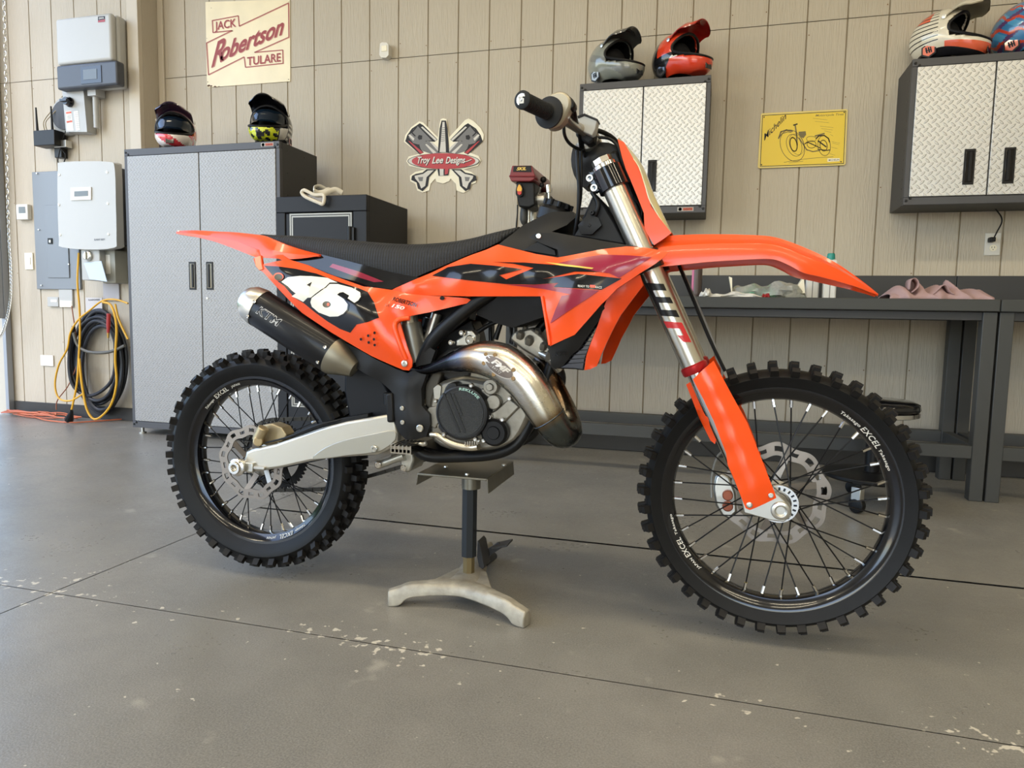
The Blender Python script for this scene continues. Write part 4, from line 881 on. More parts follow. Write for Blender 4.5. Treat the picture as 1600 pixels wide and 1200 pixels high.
    # chin vent
    mb = MB(); r, d = rad(0, -.5); p = W(d*r*1.0+Vector((.002, 0, 0))); fx = Rm @ Vector((1, 0, 0)); fz = Rm @ Vector((0, 0, 1)); fy = Rm @ Vector((0, 1, 0))
    for sy in (0,):
        az = .27*sy; r, d = rad(az, -.52); q = W(d*r); dd = (Rm @ d).normalized(); e = fy-dd*fy.dot(dd)
        mb.obox(q, e.normalized()*.024*sc, fz*.017*sc, dd*.003)
    mb.build('chin_vent', M['black_gloss'], th, bevel=.002)
    if emb:
        for sy in (-1, 1):
            mb = MB(); az, el = 1.95*sy, -.62; r, d = rad(az, el); q = W(d*r); dd = Vector((0, sy, 0)); dd = (Rm @ dd).normalized(); e1 = fx*sy; 
            hexa = [(0, -.03), (.026, -.016), (.026, .016), (.0, .028), (-.026, .016), (-.026, -.016)]
            for k_s, off_, m_i in ((1.25, .006, 0), (1.0, .008, 1)):
                P = [q+e1*a*k_s*sc+fz*b*k_s*sc+dd*off_ for a, b in hexa]; mb.prism(P, dd*.002, m_i)
            for a0, w_ in ((-.011, .0028), (-.002, .0034), (.009, .0034)):
                mb.obox(q+e1*a0*sc+dd*.0105, e1*w_*sc, fz*.014*sc+e1*.003, dd*.0008, 0)
            mb.obox(q-fz*.001+dd*.0105, e1*.014*sc, fz*.0025*sc, dd*.0008, 0)
            mb.build('emblem', [M['black'], pal[-1]], th)
    return th
def P(*cs, **k): return [mat('helmet_paint', c, .22, coat=.8) for c in cs]
CT = 1.80
hz = sin
helmet(276, 220, 3.93, CT+.004, radians(-60), radians(6), 'pink, white and orange helmet with dark purple visor on the tall cabinet', P((236, 226, 222), (212, 60, 72), (232, 110, 48), (44, 26, 50), (236, 170, 170)),
    lambda az, el: (2 if -.35 < el < .02 and abs(az) > 1.15 else 1 if sin(az*5+el*9) > .25 and el < .1 else 4 if el > .3 and sin(el*14+az*3) > 0 else 0), (3, 3), (.9, 1.2), goggles=True)
helmet(425, 215, 3.93, CT+.004, radians(-74), radians(7), 'black helmet with neon yellow chin camouflage on the tall cabinet', P((26, 28, 34), (206, 216, 40), (214, 212, 206), (20, 20, 24), (200, 150, 150)),
    lambda az, el: ((1 if sin(az*23)+sin(el*31+az*7) > -.35 else 0) if abs(az) < .55 and el < -.1 else 2 if .62 < abs(az) < 1.2 and -.75 < el < -.2 else 0 if abs(az) < 1.3 or el > .1 else (2 if sin(el*25) > .3 else 0)), (3, 3), (.9, 1.25), goggles=True)
helmet(957, 105, 4.17, 2.104, radians(-36), radians(6), 'matte grey-green helmet with a grey visor on the left wall cabinet', P((134, 136, 126), (116, 118, 112), (84, 84, 82), (74, 74, 72), (160, 160, 150)),
    lambda az, el: (1 if sin(az*3+el*6) > .55 else 2 if abs(az) < 1.4 and -.16 > el > -.26 else 0), (2, 3), (.85, 1.5))
helmet(1059, 100, 4.17, 2.104, radians(-36), radians(7), 'bright orange-red and black helmet on the left wall cabinet', P((214, 62, 32), (24, 24, 28), (226, 218, 206), (150, 26, 20), (60, 60, 64)),
    lambda az, el: (1 if abs(az) > 2.0 or (el < -.15 and abs(az) > 1.25+el*.3 and abs(az) > 1.0-el) or (-.22 < el < -.05 and abs(az) > .6) else 2 if (-.27 < el < -.22 and abs(az) > .5) else 0), (0, 3), (.95, 1.4))
helmet(1474, 70, 4.19, 2.109, radians(-30), radians(3), 'white, orange and black striped helmet on the right wall cabinet', P((220, 212, 192), (222, 96, 62), (26, 26, 30), (140, 132, 110), (226, 110, 80)),
    lambda az, el: (2 if el < -.62 or (abs(az) > 1.5 and (el*6) % 1 < .22 and el > -.4) else 1 if (-.6 < el < -.42 and abs(az) < 1.3) or (el > .55 and abs(az) > 1.9) else 0), (0, 3), (1.0, 1.2), sc=1.0)
helmet(1606, 62, 4.19, 2.109, radians(-38), radians(8), 'blue helmet with red and purple swirls, cut off at the right edge', P((58, 120, 168), (196, 70, 50), (92, 66, 110), (80, 150, 190), (206, 84, 60)),
    lambda az, el: (1 if sin(az*5+el*13+sin(az*9)) > .72 else 2 if sin(az*4-el*10) > .6 else 3 if sin(az*7+el*8) > .5 else 0), (0, 1), (1.0, 1.3), sc=1.05)
# ------------------------------------------------------------------ lift stand
th = thing('lift_stand', (-.66, 1.9, 0), 'grey steel lift stand with three-footed base holding up the motorcycle', 'stand')
M['alu_base'] = mat('weathered_cast_alloy', (168, 162, 148), .55, .5, bump=.5, bscale=90, bdist=.002, var=.25, vscale=25)
M['stand_steel'] = mat('worn_zinc_steel', (128, 124, 112), .38, .8, var=.15, vscale=14)
SXc = at(732, 915, 1.88).x; SYc = 1.88; zb_ = at(732, 912, 1.88).z
f1 = atz(612, 945, .0); f2 = atz(822, 970, 0); f3 = Vector((-.70, 2.20, 0)); f1.y = 1.75; f2.y = 1.735
hub = Vector((SXc, SYc, .055))
mb = MB()
def arm(P, wd, hts):
    secs = []
    c = cr(P, 6)
    for i, p in enumerate(c):
        q = Vector(p[:3]); a = Vector(c[max(0, i-1)][:3]); b = Vector(c[min(len(c)-1, i+1)][:3]); d = (b-a); d.z = 0; d.normalize(); s = Vector((-d.y, d.x, 0)); u = i/(len(c)-1)
        w_ = float(p[3]); h_ = float(p[4]); secs.append([q-s*w_-Vector((0, 0, h_)), q-s*w_*1.0+Vector((0, 0, h_*.3)), q-s*w_*.6+Vector((0, 0, h_)), q+s*w_*.6+Vector((0, 0, h_)), q+s*w_+Vector((0, 0, h_*.3)), q+s*w_-Vector((0, 0, h_))])
    mb.loft(secs)
mid = Vector(((f1.x+f2.x)/2, 1.80, .045))
arm([(f1.x-.010, f1.y, .021, .018, .021), (f1.x+.02, f1.y+.01, .028, .021, .024), (f1.x+.06, f1.y+.02, .047, .022, .018), (mid.x, mid.y, .055, .03, .016), (f2.x-.06, f2.y+.02, .047, .022, .018), (f2.x-.02, f2.y+.01, .028, .022, .024), (f2.x+.012, f2.y, .021, .018, .021)], 0, 0)
arm([(hub.x, hub.y-.07, .055, .05, .014), (hub.x, hub.y, .055, .045, .016), (f3.x+.01, f3.y-.12, .048, .03, .016), (f3.x, f3.y-.03, .036, .024, .026), (f3.x, f3.y+.01, .028, .02, .027)], 0, 0)
mb.prism([(f1.x+.09, f1.y+.03, .045), (f2.x-.09, f2.y+.03, .045), (hub.x+.045, hub.y+.03, .05), (hub.x-.045, hub.y+.03, .05)], (0, 0, .018))
mb.build('base', M['alu_base'], th, bevel=.004, seg=2, ang=50)
z1 = at(732, 868, SYc).z; z2 = at(732, 762, SYc).z; z3 = at(732, 742, SYc).z
mb = MB(); mb.cyl((SXc, SYc, .05), (SXc, SYc, z1+.02), .0175, n=8); mb.build('inner_post', mat('bronze_post', (122, 108, 76), .45, .6), th, ang=20)
mb = MB(); mb.cyl((SXc, SYc, z1), (SXc, SYc, z2+.01), .0225, n=8); mb.build('outer_post', mat('worn_black_tube', (38, 42, 46), .4, .3), th, ang=20)
zt_ = .368
mb = MB(); mb.cyl((SXc+.004, SYc, z2), (SXc+.004, SYc, zt_), .027, n=28); mb.build('collar', M['stand_steel'], th)
mb = MB(); X0, X1, Y1, Y2 = at(652, 748, 1.77).x, at(760, 757, 1.77).x, 1.77, 2.02
mb.box(X0, X1, Y1, Y2, zt_, zt_+.006); 
mb.prism([(X0, Y1, zt_+.006), (X0-.004, Y1, zt_-.028), (X0+.0, Y2, zt_-.028), (X0+.003, Y2, zt_+.006)], (.003, 0, 0)); mb.prism([(X1, Y1, zt_+.006), (X1+.004, Y1, zt_-.034), (X1+.004, Y2, zt_-.034), (X1, Y2, zt_+.006)], (.003, 0, 0))
mb.build('top_plate', M['stand_steel'], th, bevel=.0015)
mb = MB()
for dx, dy in ((.02, .03), (-.07, .1), (.08, .18)): mb.lathe([(.007, 0), (.006, .004), (0, .005)], (SXc+dx, Y1+dy, zt_+.006), (0, 0, 1), 12)
mb.build('bolts', M['silver'], th)
mb = MB(); p0 = at(752, 870, 2.0); p1 = at(782, 851, 2.0); p2 = at(797, 848, 2.0); p3 = at(772, 853, 2.0); mb.obox((p0+p1)/2, (p1-p0)/2, (0, .004, 0), (p1-p0).normalized().cross(Vector((0, 1, 0)))*.010); mb.obox((p3+p2)/2, (p2-p3)/2, (0, .03, 0), (0, 0, .003)); mb.build('foot_lever', M['cab_side'], th, bevel=.001)
mb = MB(); a = at(747, 845, 1.93); b = at(752, 885, 1.98); mb.prism([at(746, 845, 1.93), at(750, 850, 1.93), at(757, 886, 1.93), at(750, 894, 1.93), at(745, 870, 1.93)], (0, .06, 0)); mb.cyl(at(757, 880, 1.99), at(772, 868, 2.05), .012, n=12); mb.build('pivot_bracket', M['cab_side'], th, bevel=.002)
# ================================================================== the motorcycle
YC = 1.855
def B(px, py, off=0.0): return at(px, py, YC-off)
bike = thing('dirt_bike', (-.57, YC, .02), 'orange and black motocross bike with number 46 raised on a lift stand', 'motorcycle')
O = mat('orange_plastic', (246, 80, 14), .28, coat=.22); O2 = mat('orange_plastic_satin', (240, 74, 16), .32, coat=.25)
K = M['black']; KG = mat('gloss_black_graphic', (18, 18, 21), .16, coat=.35); MG = mat('magenta_graphic', (146, 32, 56), .2, coat=.3); WG = mat('white_graphic', (238, 234, 220), .2, coat=.6)
GP = mat('grained_black_plastic', (24, 24, 25), .5, bump=.3, bscale=500, bdist=.0004); FR = mat('black_frame_paint', (17, 17, 18), .4, bump=.2, bscale=300, bdist=.0004)
YG = mat('painted_lamp_streak', (222, 196, 90), .2, coat=.6)  # yellow of the lamp reflection painted on the shroud
class Surf:
    # smooth lateral offset over the side view, from outline and inner control points (px, py, off)
    def __init__(s, ctrl):
        P = [(B(*c).x, B(*c).z, c[2]) for c in ctrl]; s.P = np.array([p[:2] for p in P]); n = len(P)
        d = np.linalg.norm(s.P[:, None]-s.P[None], axis=2); K_ = np.where(d > 0, d*d*np.log(d+1e-12), 0)+np.eye(n)*2e-5
        A = np.zeros((n+3, n+3)); A[:n, :n] = K_; A[:n, n] = 1; A[:n, n+1:] = s.P; A[n, :n] = 1; A[n+1:, :n] = s.P.T
        s.w = np.linalg.solve(A, np.concatenate([[p[2] for p in P], [0, 0, 0]])); s.n = n
    def off(s, x, z):
        d = np.hypot(s.P[:, 0]-x, s.P[:, 1]-z); k = np.where(d > 0, d*d*np.log(d+1e-12), 0)
        return float(k@s.w[:s.n]+s.w[s.n]+s.w[s.n+1]*x+s.w[s.n+2]*z)
    def xz(s, px, py):
        o = .12
        for _ in range(6): p = B(px, py, o); o = s.off(p.x, p.z)
        p = B(px, py, o); return p.x, p.z
    def pt(s, px, py, lift=0):
        x, z = s.xz(px, py); return Vector((x, YC-s.off(x, z)-lift, z))
def panel(name, outline, ctrl, mats, parent=None, th=.004, step=.013, decals=(), smooth=0, mirror=True, texts=(), dsurf=None, mode='shell', bev=0):
    # outline [(px, py, off)], ctrl inner points the same way; decals [(polygon px, material index)]
    parent = parent or bike
    S = dsurf or Surf(list(outline)+list(ctrl))
    poly = [(B(*c).x, B(*c).z) for c in outline]
    if smooth: poly = [tuple(p) for p in cr(poly, smooth, True)]
    v, f, n = fill2d(poly, step); res = []
    for side in ((1, -1) if mirror else (1,)):
        mb = MB()
        fr = [(x, YC-side*S.off(x, z), z) for x, z in v]
        if mode == 'body': bk = [(x, YC+side*S.off(x, z), z) for x, z in v]
        else: bk = [(x, YC-side*(S.off(x, z)-th), z) for x, z in v]
        o = len(fr); ff = [q if side > 0 else q[::-1] for q in f]
        mb.v = fr+bk; mb.f = ff+[tuple(k+o for k in q[::-1]) for q in ff]; mb.m = [0]*len(mb.f)
        # rim: boundary edges of the triangulation
        ed = {}
        for q in f:
            for a, b in zip(q, q[1:]+q[:1]): ed[(a, b)] = 1
        for a, b in list(ed):
            if (b, a) not in ed: mb.f.append((a, b, b+o, a+o)); mb.m.append(0)
        li = .0007
        for pd, mi in decals:
            dv = [S.xz(x, y) for x, y in pd]; v2, f2, _ = fill2d(dv, step); li += .00045
            mb.add([(x, YC-side*(S.off(x, z)+li), z) for x, z in v2], f2 if side > 0 else [q[::-1] for q in f2], mi)
        if side > 0:
            for t in texts: text_px(mb, t[0], t[1], t[2], t[3], lambda x, y: S.pt(x, y, li+.0014), t[4], **t[5])
        res.append(mb.build(name, mats, parent, ang=40, norm=True))
        if mode == 'body': break
    return res[0], S
def sprism(name, pts, o1, o2, m_, parent=None, bevel=.003, smooth=0, mirror=False, ang=35):
    # side outline at lateral offset o1 (near face), extruded to offset o2
    P_ = [B(x, y, o1) for x, y in pts]
    if smooth: P_ = [Vector(p) for p in cr([tuple(p) for p in P_], smooth, True)]
    r = None
    for s in ((1, -1) if mirror else (1,)):
        mb = MB(); mb.prism([Vector((p.x, YC-s*o1, p.z)) for p in P_], (0, s*(o1-o2), 0)); o = mb.build(name, m_, parent or bike, bevel=bevel, ang=ang); r = r or o
    return r
def stube(name, pts, m_, parent=None, per=6, n=14, mirror=False, flat=1.0, closed=False):
    # pts: (px, py, off, radius)
    C_ = [(*B(p[0], p[1], p[2]), p[3]) for p in pts]; r = None
    for s in ((1, -1) if mirror else (1,)):
        mb = MB(); curve_tube(mb, [(c[0], YC+s*(c[1]-YC), c[2], c[3]) for c in C_], per, n, flat=flat, closed=closed); o = mb.build(name, m_, parent or bike, ang=60); r = r or o
    return r
def bolt(mb, px, py, off, r=.006, h=.004, mi=0, ax=(0, -1, 0)):
    p = B(px, py, off); mb.lathe([(r, 0), (r, h*.7), (r*.8, h), (r*.45, h), (r*.45, h*.4), (0, h*.4)], p, ax, 12, mi)
# ------------------------------------------------------------------ wheels
RUB = mat('tyre_rubber', (12, 12, 13), .55, bump=.3, bscale=150, bdist=.0008, var=.3, vscale=18); KNB = mat('worn_knob_rubber', (22, 20, 19), .6, bump=.3, bscale=200, bdist=.001, var=.3, vscale=30)
RIM = mat('gloss_black_rim', (14, 15, 20), .18, .3, coat=.5); SPK = mat('black_spoke', (22, 22, 24), .35, .5); NIP = M['chrome']; DISC = mat('brake_disc_steel', (150, 142, 134), .35, .9)
def wheel(name, C_, R, ri, ro, hw, nk, arcs, disc, hub_r):
    w = empty(name, C_, bike); C_ = Vector(C_); AX = (0, -1, 0)
    mb = MB(); rc = R-.021
    prof = [(ro-.006, -hw*.62), (ro+.006, -hw*.72), (ro+.022, -hw*.95), (ro+(rc-ro)*.6, -hw), (rc-.012, -hw*.86), (rc-.003, -hw*.5), (rc, 0), (rc-.003, hw*.5), (rc-.012, hw*.86), (ro+(rc-ro)*.6, hw), (ro+.022, hw*.95), (ro+.006, hw*.72), (ro-.006, hw*.62)]
    mb.lathe(prof, C_, AX, 120, 0, cl=True); mo = .06 if hw < .05 else .5
    for k in range(nk):
        for row, (h, rr, tl, hl, rl, sh_, lean) in enumerate(((0, rc+.007, .0095, hw*.26, .013, 0, 0), (hw*.48, rc+.004, .0085, hw*.16, .0125, mo, .25), (-hw*.48, rc+.004, .0085, hw*.16, .0125, mo, -.25), (hw*.88, rc-.008, .0095, hw*.17, .014, 0, .75), (-hw*.88, rc-.008, .0095, hw*.17, .014, 0, -.75))):
            a = 2*pi*(k+sh_)/nk; rad_ = Vector((cos(a), 0, sin(a))); tan_ = Vector((-sin(a), 0, cos(a))); ax = Vector((0, -1, 0))
            up = (rad_*cos(lean)+ax*sin(lean)); sd = (ax*cos(lean)-rad_*sin(lean)); c = C_+rad_*rr+ax*h
            bs = []
            for kz, sc_ in ((-1, 1.12), (1, .92)):
                for i, j in ((-1, -1), (1, -1), (1, 1), (-1, 1)): bs.append(c+up*rl*kz+tan_*tl*i*sc_+sd*hl*j*sc_)
            mb.add(bs, [(0, 1, 2, 3), (4, 7, 6, 5), (0, 4, 5, 1), (1, 5, 6, 2), (2, 6, 7, 3), (3, 7, 4, 0)], 1)
    mb.build('tyre', [RUB, KNB], w, ang=35)
    mb = MB(); rw = hw*.66
    mb.lathe([(ro, -rw), (ro+.003, -rw*1.04), (ro-.006, -rw*1.0), (ro-.012, -rw*.8), (ri+.004, -rw*.62), (ri, -rw*.3), (ri, rw*.3), (ri+.004, rw*.62), (ro-.012, rw*.8), (ro-.006, rw), (ro+.003, rw*1.04), (ro, rw)], C_, AX, 120, 0, cl=True)
    for s, a0, span, h_, rr in arcs:
        vs, fs = text2d(s, .15, .02, 1.1); vv = []
        for x, y in vs:
            a = radians(a0-span*x); r_ = rr+y*h_; q = C_+Vector((cos(a)*r_, 0, sin(a)*r_))
            u_ = (r_-(ri+.004))/((ro-.012)-(ri+.004)); q.y = C_.y-(rw*(.62+.18*min(1, max(0, u_)))+(rw*.2*max(0, (r_-(ro-.012))/.006)))-.0012; vv.append(q)
        mb.add(vv, fs, 1)
    mb.build('rim', [RIM, M['white']], w, ang=40)
    mb = MB(); mb.lathe([(.012, -.055), (hub_r*.6, -.05), (hub_r*.6, -.038), (hub_r, -.036), (hub_r, -.03), (hub_r*.62, -.024), (hub_r*.55, 0), (hub_r*.62, .024), (hub_r, .03), (hub_r, .036), (hub_r*.6, .038), (hub_r*.6, .05), (.012, .055)], C_, AX, 40, 0, cl=True)
    mb.build('hub', M['cast'], w)
    for k in range(36):
        a = 2*pi*(k+.5)/36; side = 1 if k % 2 else -1; dr = 1 if (k//2) % 2 else -1; b = a+dr*radians(62)
        p = C_+Vector((cos(b)*hub_r*.93, -side*.033, sin(b)*hub_r*.93)); q = C_+Vector((cos(a)*(ri+.001), -side*.004, sin(a)*(ri+.001))); d = (q-p).normalized()
        mb = MB(); mb.cyl(p, q-d*.012, .0018, n=6, mi=0); mb.cyl(q-d*.020, q+d*.002, .0042, n=6, mi=1); mb.build('spoke', [SPK, NIP], w, ang=20)
    # wave brake disc
    dy, dR, hy = disc; mb = MB(); nn = 216; dc = C_+Vector((0, dy, 0))
    def rr_(b, a):
        wv = .035*dR*sin(9*a)
        return (dR*.74+wv*.8, dR*.83+wv*.6, dR*.92+wv, dR+wv)[b]
    vs = []
    for i in range(nn):
        a = 2*pi*i/nn
        for b in range(4):
            r_ = rr_(b, a); vs += [dc+Vector((cos(a)*r_, -.0018, sin(a)*r_)), dc+Vector((cos(a)*r_, .0018, sin(a)*r_))]
    def vi(i, b, s): return (i % nn)*8+b*2+s
    keep = {(i, b): not (b == 1 and 2 <= i % 12 <= 7) for i in range(nn) for b in range(3)}
    fs = []
    for (i, b), kp in keep.items():
        if not kp: continue
        fs += [(vi(i, b, 0), vi(i, b+1, 0), vi(i+1, b+1, 0), vi(i+1, b, 0)), (vi(i, b, 1), vi(i+1, b, 1), vi(i+1, b+1, 1), vi(i, b+1, 1))]
        if b == 0 or not keep.get((i, b-1)): fs.append((vi(i, b, 0), vi(i+1, b, 0), vi(i+1, b, 1), vi(i, b, 1)))
        if b == 2 or not keep.get((i, b+1)): fs.append((vi(i, b+1, 0), vi(i, b+1, 1), vi(i+1, b+1, 1), vi(i+1, b+1, 0)))
        for ii, e in ((i-1, 0), (i+1, 1)):
            if not keep[(ii % nn, b)]: fs.append((vi(i+e, b, 0), vi(i+e, b, 1), vi(i+e, b+1, 1), vi(i+e, b+1, 0)))
    mb.add(vs, fs)
    for k in range(6):
        a = 2*pi*k/6+.3; p = dc+Vector((cos(a)*dR*.78, 0, sin(a)*dR*.78)); h_ = dc+Vector((cos(a+.35)*hub_r*.8, hy, sin(a+.35)*hub_r*.8)); mb.obox((p+h_)/2, (p-h_)/2, (0, .0018, 0), (p-h_).normalized().cross(Vector((0, 1, 0)))*.009)
    mb.build('brake_disc', DISC, w, ang=30)
    return w
fw_ = wheel('front_wheel', (.163, YC, .366), .345, .249, .279, .043, 42, (('Takasago', 60, 12, .007, .259), ('EXCEL', 47, 13, .012, .257), ('Takasago', 33, 12, .006, .259), ('JAPAN', 228, 8, .006, .259), ('EXCEL', 219, 12, .012, .257), ('Takasago', 205, 12, .006, .259)), (.052, .130, -.012), .040)
rw_ = wheel('rear_wheel', (-1.309, YC, .358), .337, .225, .254, .052, 36, (('Takasago', 142, 10, .006, .236), ('EXCEL', 130, 13, .011, .234), ('JAPAN', 114, 8, .006, .236), ('Takasago', -50, 10, .006, .236), ('EXCEL', -62, 12, .011, .234), ('JAPAN', -77, 8, .006, .236)), (-.066, .110, .02), .046)
# front hub ring with slots on the near side
mb = MB(); c = Vector((.163, YC-.052, .366)); mb.lathe([(.030, 0), (.030, .006), (.046, .006), (.047, .002), (.047, -.006), (.030, -.006)], c, (0, -1, 0), 40, 0, cl=True)
for k in range(20): a = 2*pi*k/20; mb.obox(c+Vector((cos(a)*.038, -.0065, sin(a)*.038)), Vector((cos(a), 0, sin(a)))*.004, Vector((-sin(a), 0, cos(a)))*.0025, (0, .0006, 0), 1)
mb.build('hub_flange', [M['chrome'], M['black_gloss']], fw_)
# rear sprocket and chain on the far side
mb = MB(); c = Vector((-1.309, YC+.062, .358)); vs = []; nT = 48
for i in range(nT*4):
    a = 2*pi*i/(nT*4); r_ = .106+(.004 if i % 4 in (0, 1) else -.003); vs += [c+Vector((cos(a)*r_, -.003, sin(a)*r_)), c+Vector((cos(a)*r_, .003, sin(a)*r_)), c+Vector((cos(a)*.082, -.003, sin(a)*.082)), c+Vector((cos(a)*.082, .003, sin(a)*.082))]
n4 = nT*4; fs = []
for i in range(n4):
    p, q = i*4, ((i+1) % n4)*4; fs += [(p, q, q+2, p+2), (p+1, p+3, q+3, q+1), (p, p+1, q+1, q), (p+2, q+2, q+3, p+3)]
mb.add(vs, fs)
for k in range(6): a = 2*pi*k/6; mb.obox(c+Vector((cos(a)*.06, 0, sin(a)*.06)), Vector((cos(a), 0, sin(a)))*.028, Vector((-sin(a), 0, cos(a)))*.009, (0, .003, 0))
mb.build('sprocket', K, rw_)
mb = MB(); zf = Vector((-.70, YC+.062, .455)); rr1, rr2 = .113, .034
pth = [Vector((-1.309+rr1*cos(a), 0, .358+rr1*sin(a))) for a in [radians(100+i*8) for i in range(22)]]
pth += [Vector((-1.15, 0, .262)), Vector((-.95, 0, .33))]+[Vector((zf.x+rr2*cos(a), 0, zf.z+rr2*sin(a))) for a in [radians(-70+i*20) for i in range(9)]]+[Vector((-.95, 0, .50))]
ln = []; 
for a, b in zip(pth, pth[1:]+pth[:1]):
    n = max(1, round((b-a).length/.0159)); 
    for k in range(n): ln.append(a.lerp(b, k/n))
for i, p in enumerate(ln):
    q = ln[(i+1) % len(ln)]; d = (q-p)*.56; 
    if d.length < 1e-4: continue
    m_ = (p+q)/2; s_ = .004 if i % 2 else .0065; mb.obox(Vector((m_.x, YC+.062, m_.z)), d, (0, s_, 0), d.normalized().cross(Vector((0, 1, 0)))*.0055)
mb.build('chain', mat('chain_steel', (70, 68, 64), .4, .8), bike)
# ------------------------------------------------------------------ swingarm, axle, linkage
SW = mat('brushed_swingarm_alloy', (205, 201, 190), .36, .85, bump=.15, bscale=60, bdist=.0006, stretch=(1, 1, 12)); SW2 = mat('machined_swingarm_panel', (170, 166, 154), .42, .85)
sw = [(384, 706), (396, 701), (430, 694), (465, 681.5), (502, 668.5), (540, 659), (575, 653), (604, 648), (617, 656), (621, 676), (620, 690), (606, 703), (588, 711), (560, 713), (520, 716), (485, 721), (440, 731), (402, 737), (384, 741), (380, 722)]
so = sprism('swingarm', sw, .115, .082, SW, bevel=.007); sprism('swingarm', sw, -.082, -.115, SW, bevel=.005)
sprism('swingarm_recess', [(488, 719), (498, 705), (520, 693), (550, 684), (590, 676), (616, 672), (618, 688), (603, 701), (586, 708), (545, 712.5)], .1165, .11, SW2, so, bevel=.003, smooth=2)
sprism('swingarm_bridge', [(565, 655), (604, 650), (617, 670), (605, 700), (575, 705)], .085, -.085, SW, bevel=.01)
mb = MB(); bolt(mb, 585.5, 701, .117, .010, .008); mb.build('bolt', M['silver'], bike)
mb = MB(); p = Vector((-1.309, YC-.115, .358)); q = B(372, 727, .16); q = Vector((-1.309, YC-.15, .358))
mb.lathe([(.022, 0), (.022, .012), (.026, .014), (.026, .022), (.018, .026), (.018, .034), (.010, .034), (.010, .02), (0, .02)], p, (0, -1, 0), 20); mb.cyl((-1.309, YC-.12, .358), (-1.309, YC+.13, .358), .012, n=16)
mb.build('rear_axle', M['chrome'], bike, bevel=.001)
mb = MB(); mb.box(-1.335, -1.262, YC-.126, YC-.112, .345, .372); mb.cyl((-1.262, YC-.119, .358), (-1.225, YC-.119, .358), .006, n=10); mb.build('chain_adjuster', M['silver'], bike, bevel=.002)
# rear brake caliper
mb = MB(); cal = mat('tan_anodised_alloy', (176, 160, 128), .4, .7)
P_ = [B(x, y, .075) for x, y in ((400, 690), (402, 676), (410, 664), (425, 662), (440, 668), (448, 680), (440, 690), (415, 696))]; mb.prism(P_, (0, .045, 0))
mb.cyl(B(402, 688, .10), B(412, 668, .10), .016, n=18); mb.cyl(B(403, 690, .115), B(403, 690, .08), .014, n=20); mb.build('rear_brake_caliper', cal, bike, bevel=.003)
stube('rear_brake_hose', [(415, 692, .10, .003), (450, 683, .11, .003), (500, 664, .115, .003), (545, 653, .09, .003), (580, 648, .06, .003)], K)
sprism('chain_guide', [(458, 676), (500, 661), (540, 652), (575, 646), (575, 652), (500, 668), (462, 682)], .10, .07, K, bevel=.002)
LK = mat('linkage_alloy', (178, 174, 162), .38, .8)
stube('linkage_arm', [(590, 726, .05, .013), (600, 724, .05, .011), (618, 717, .05, .011), (632, 712, .05, .014)], LK, mirror=True)
sprism('linkage_rocker', [(622, 708), (645, 708), (647, 720), (641, 737), (634, 739), (626, 732), (624, 720)], .045, -.045, LK, bevel=.006)
mb = MB(); bolt(mb, 591, 726, .064, .010, .006); bolt(mb, 631, 731, .046, .010, .006); mb.build('bolt', M['chrome'], bike)
# footpeg
mb = MB(); 
mb.box(*sorted((B(620, 700, .17).x, B(650, 700, .17).x)), YC-.20, YC-.12, B(630, 706, .17).z, B(630, 699, .17).z)
a = B(620, 697, .17); b = B(650, 697, .17)
for k in range(6):
    x = a.x+(b.x-a.x)*k/5; mb.box(x-.0018, x+.0018, YC-.205, YC-.12, a.z-.012, a.z+.010); 
for k in range(4): mb.box(a.x, b.x, YC-.20+k*.024, YC-.197+k*.024, a.z-.01, a.z+.006)
mb.build('footpeg', M['chrome'], bike); 
mb = MB(); mb.box(a.x+.01, b.x-.01, YC+.12, YC+.20, a.z-.012, a.z+.008); mb.build('footpeg', M['chrome'], bike)
stube('footpeg_spring', [(650, 697, .13, .006), (658, 695, .13, .006), (666, 693, .13, .006)], M['silver'])
stube('brake_pedal', [(674, 679, .13, .007), (684, 680, .135, .008), (700, 690, .135, .009), (716, 696, .135, .0095), (735, 699, .135, .010), (748, 698, .14, .009)], mat('pedal_alloy', (206, 196, 176), .28, .9), flat=1.2)
mb = MB()
for k in range(6): p = B(729+k*3.6, 694.5-k*.4, .14); mb.box(p.x-.0016, p.x+.0016, p.y-.010, p.y+.010, p.z-.002, p.z+.009)
mb.build('pedal_teeth', M['chrome'], bike)
# ------------------------------------------------------------------ frame
for nm, pts in (('frame_spar', [(880, 372, .06, .02), (830, 420, .085, .021), (780, 450, .10, .020), (742, 474, .105, .019), (712, 498, .108, .019), (684, 524, .105, .020), (668, 548, .098, .020), (655, 590, .09, .02), (652, 640, .09, .02), (655, 680, .09, .018)]),
                ('frame_cradle', [(650, 690, .09, .016), (655, 706, .09, .015), (675, 714, .085, .0145), (720, 714, .085, .0145), (765, 711, .085, .0145), (795, 702, .085, .0145), (815, 684, .08, .0145), (835, 645, .06, .015), (855, 590, .04, .016), (875, 520, .02, .018), (893, 440, .01, .02)])):
    stube(nm, pts, FR, mirror=True, n=16)
sprism('skid_block', [(648, 695), (656, 716), (690, 720), (765, 717), (790, 708), (770, 700), (690, 705)], .06, -.06, K, bevel=.006)
guard = [(505, 500), (520, 520), (540, 548), (556, 575), (594, 596), (612, 612), (614, 630), (616, 660), (625, 678), (634, 687), (650, 687), (666, 682), (672, 664), (671, 648), (659, 634), (658, 608), (668, 580), (680, 548), (664, 538), (648, 577), (637, 583), (620, 577), (560, 546), (526, 526)]
panel('frame_guard', [(x, y, .118) for x, y in guard], [(640, 600, .130), (640, 640, .134), (645, 665, .134), (580, 572, .128), (540, 540, .125)], [GP], th=.02, step=.012)
mb = MB()
for x, y in ((628.5, 638), (629, 660)): bolt(mb, x, y, .133, .006, .003)
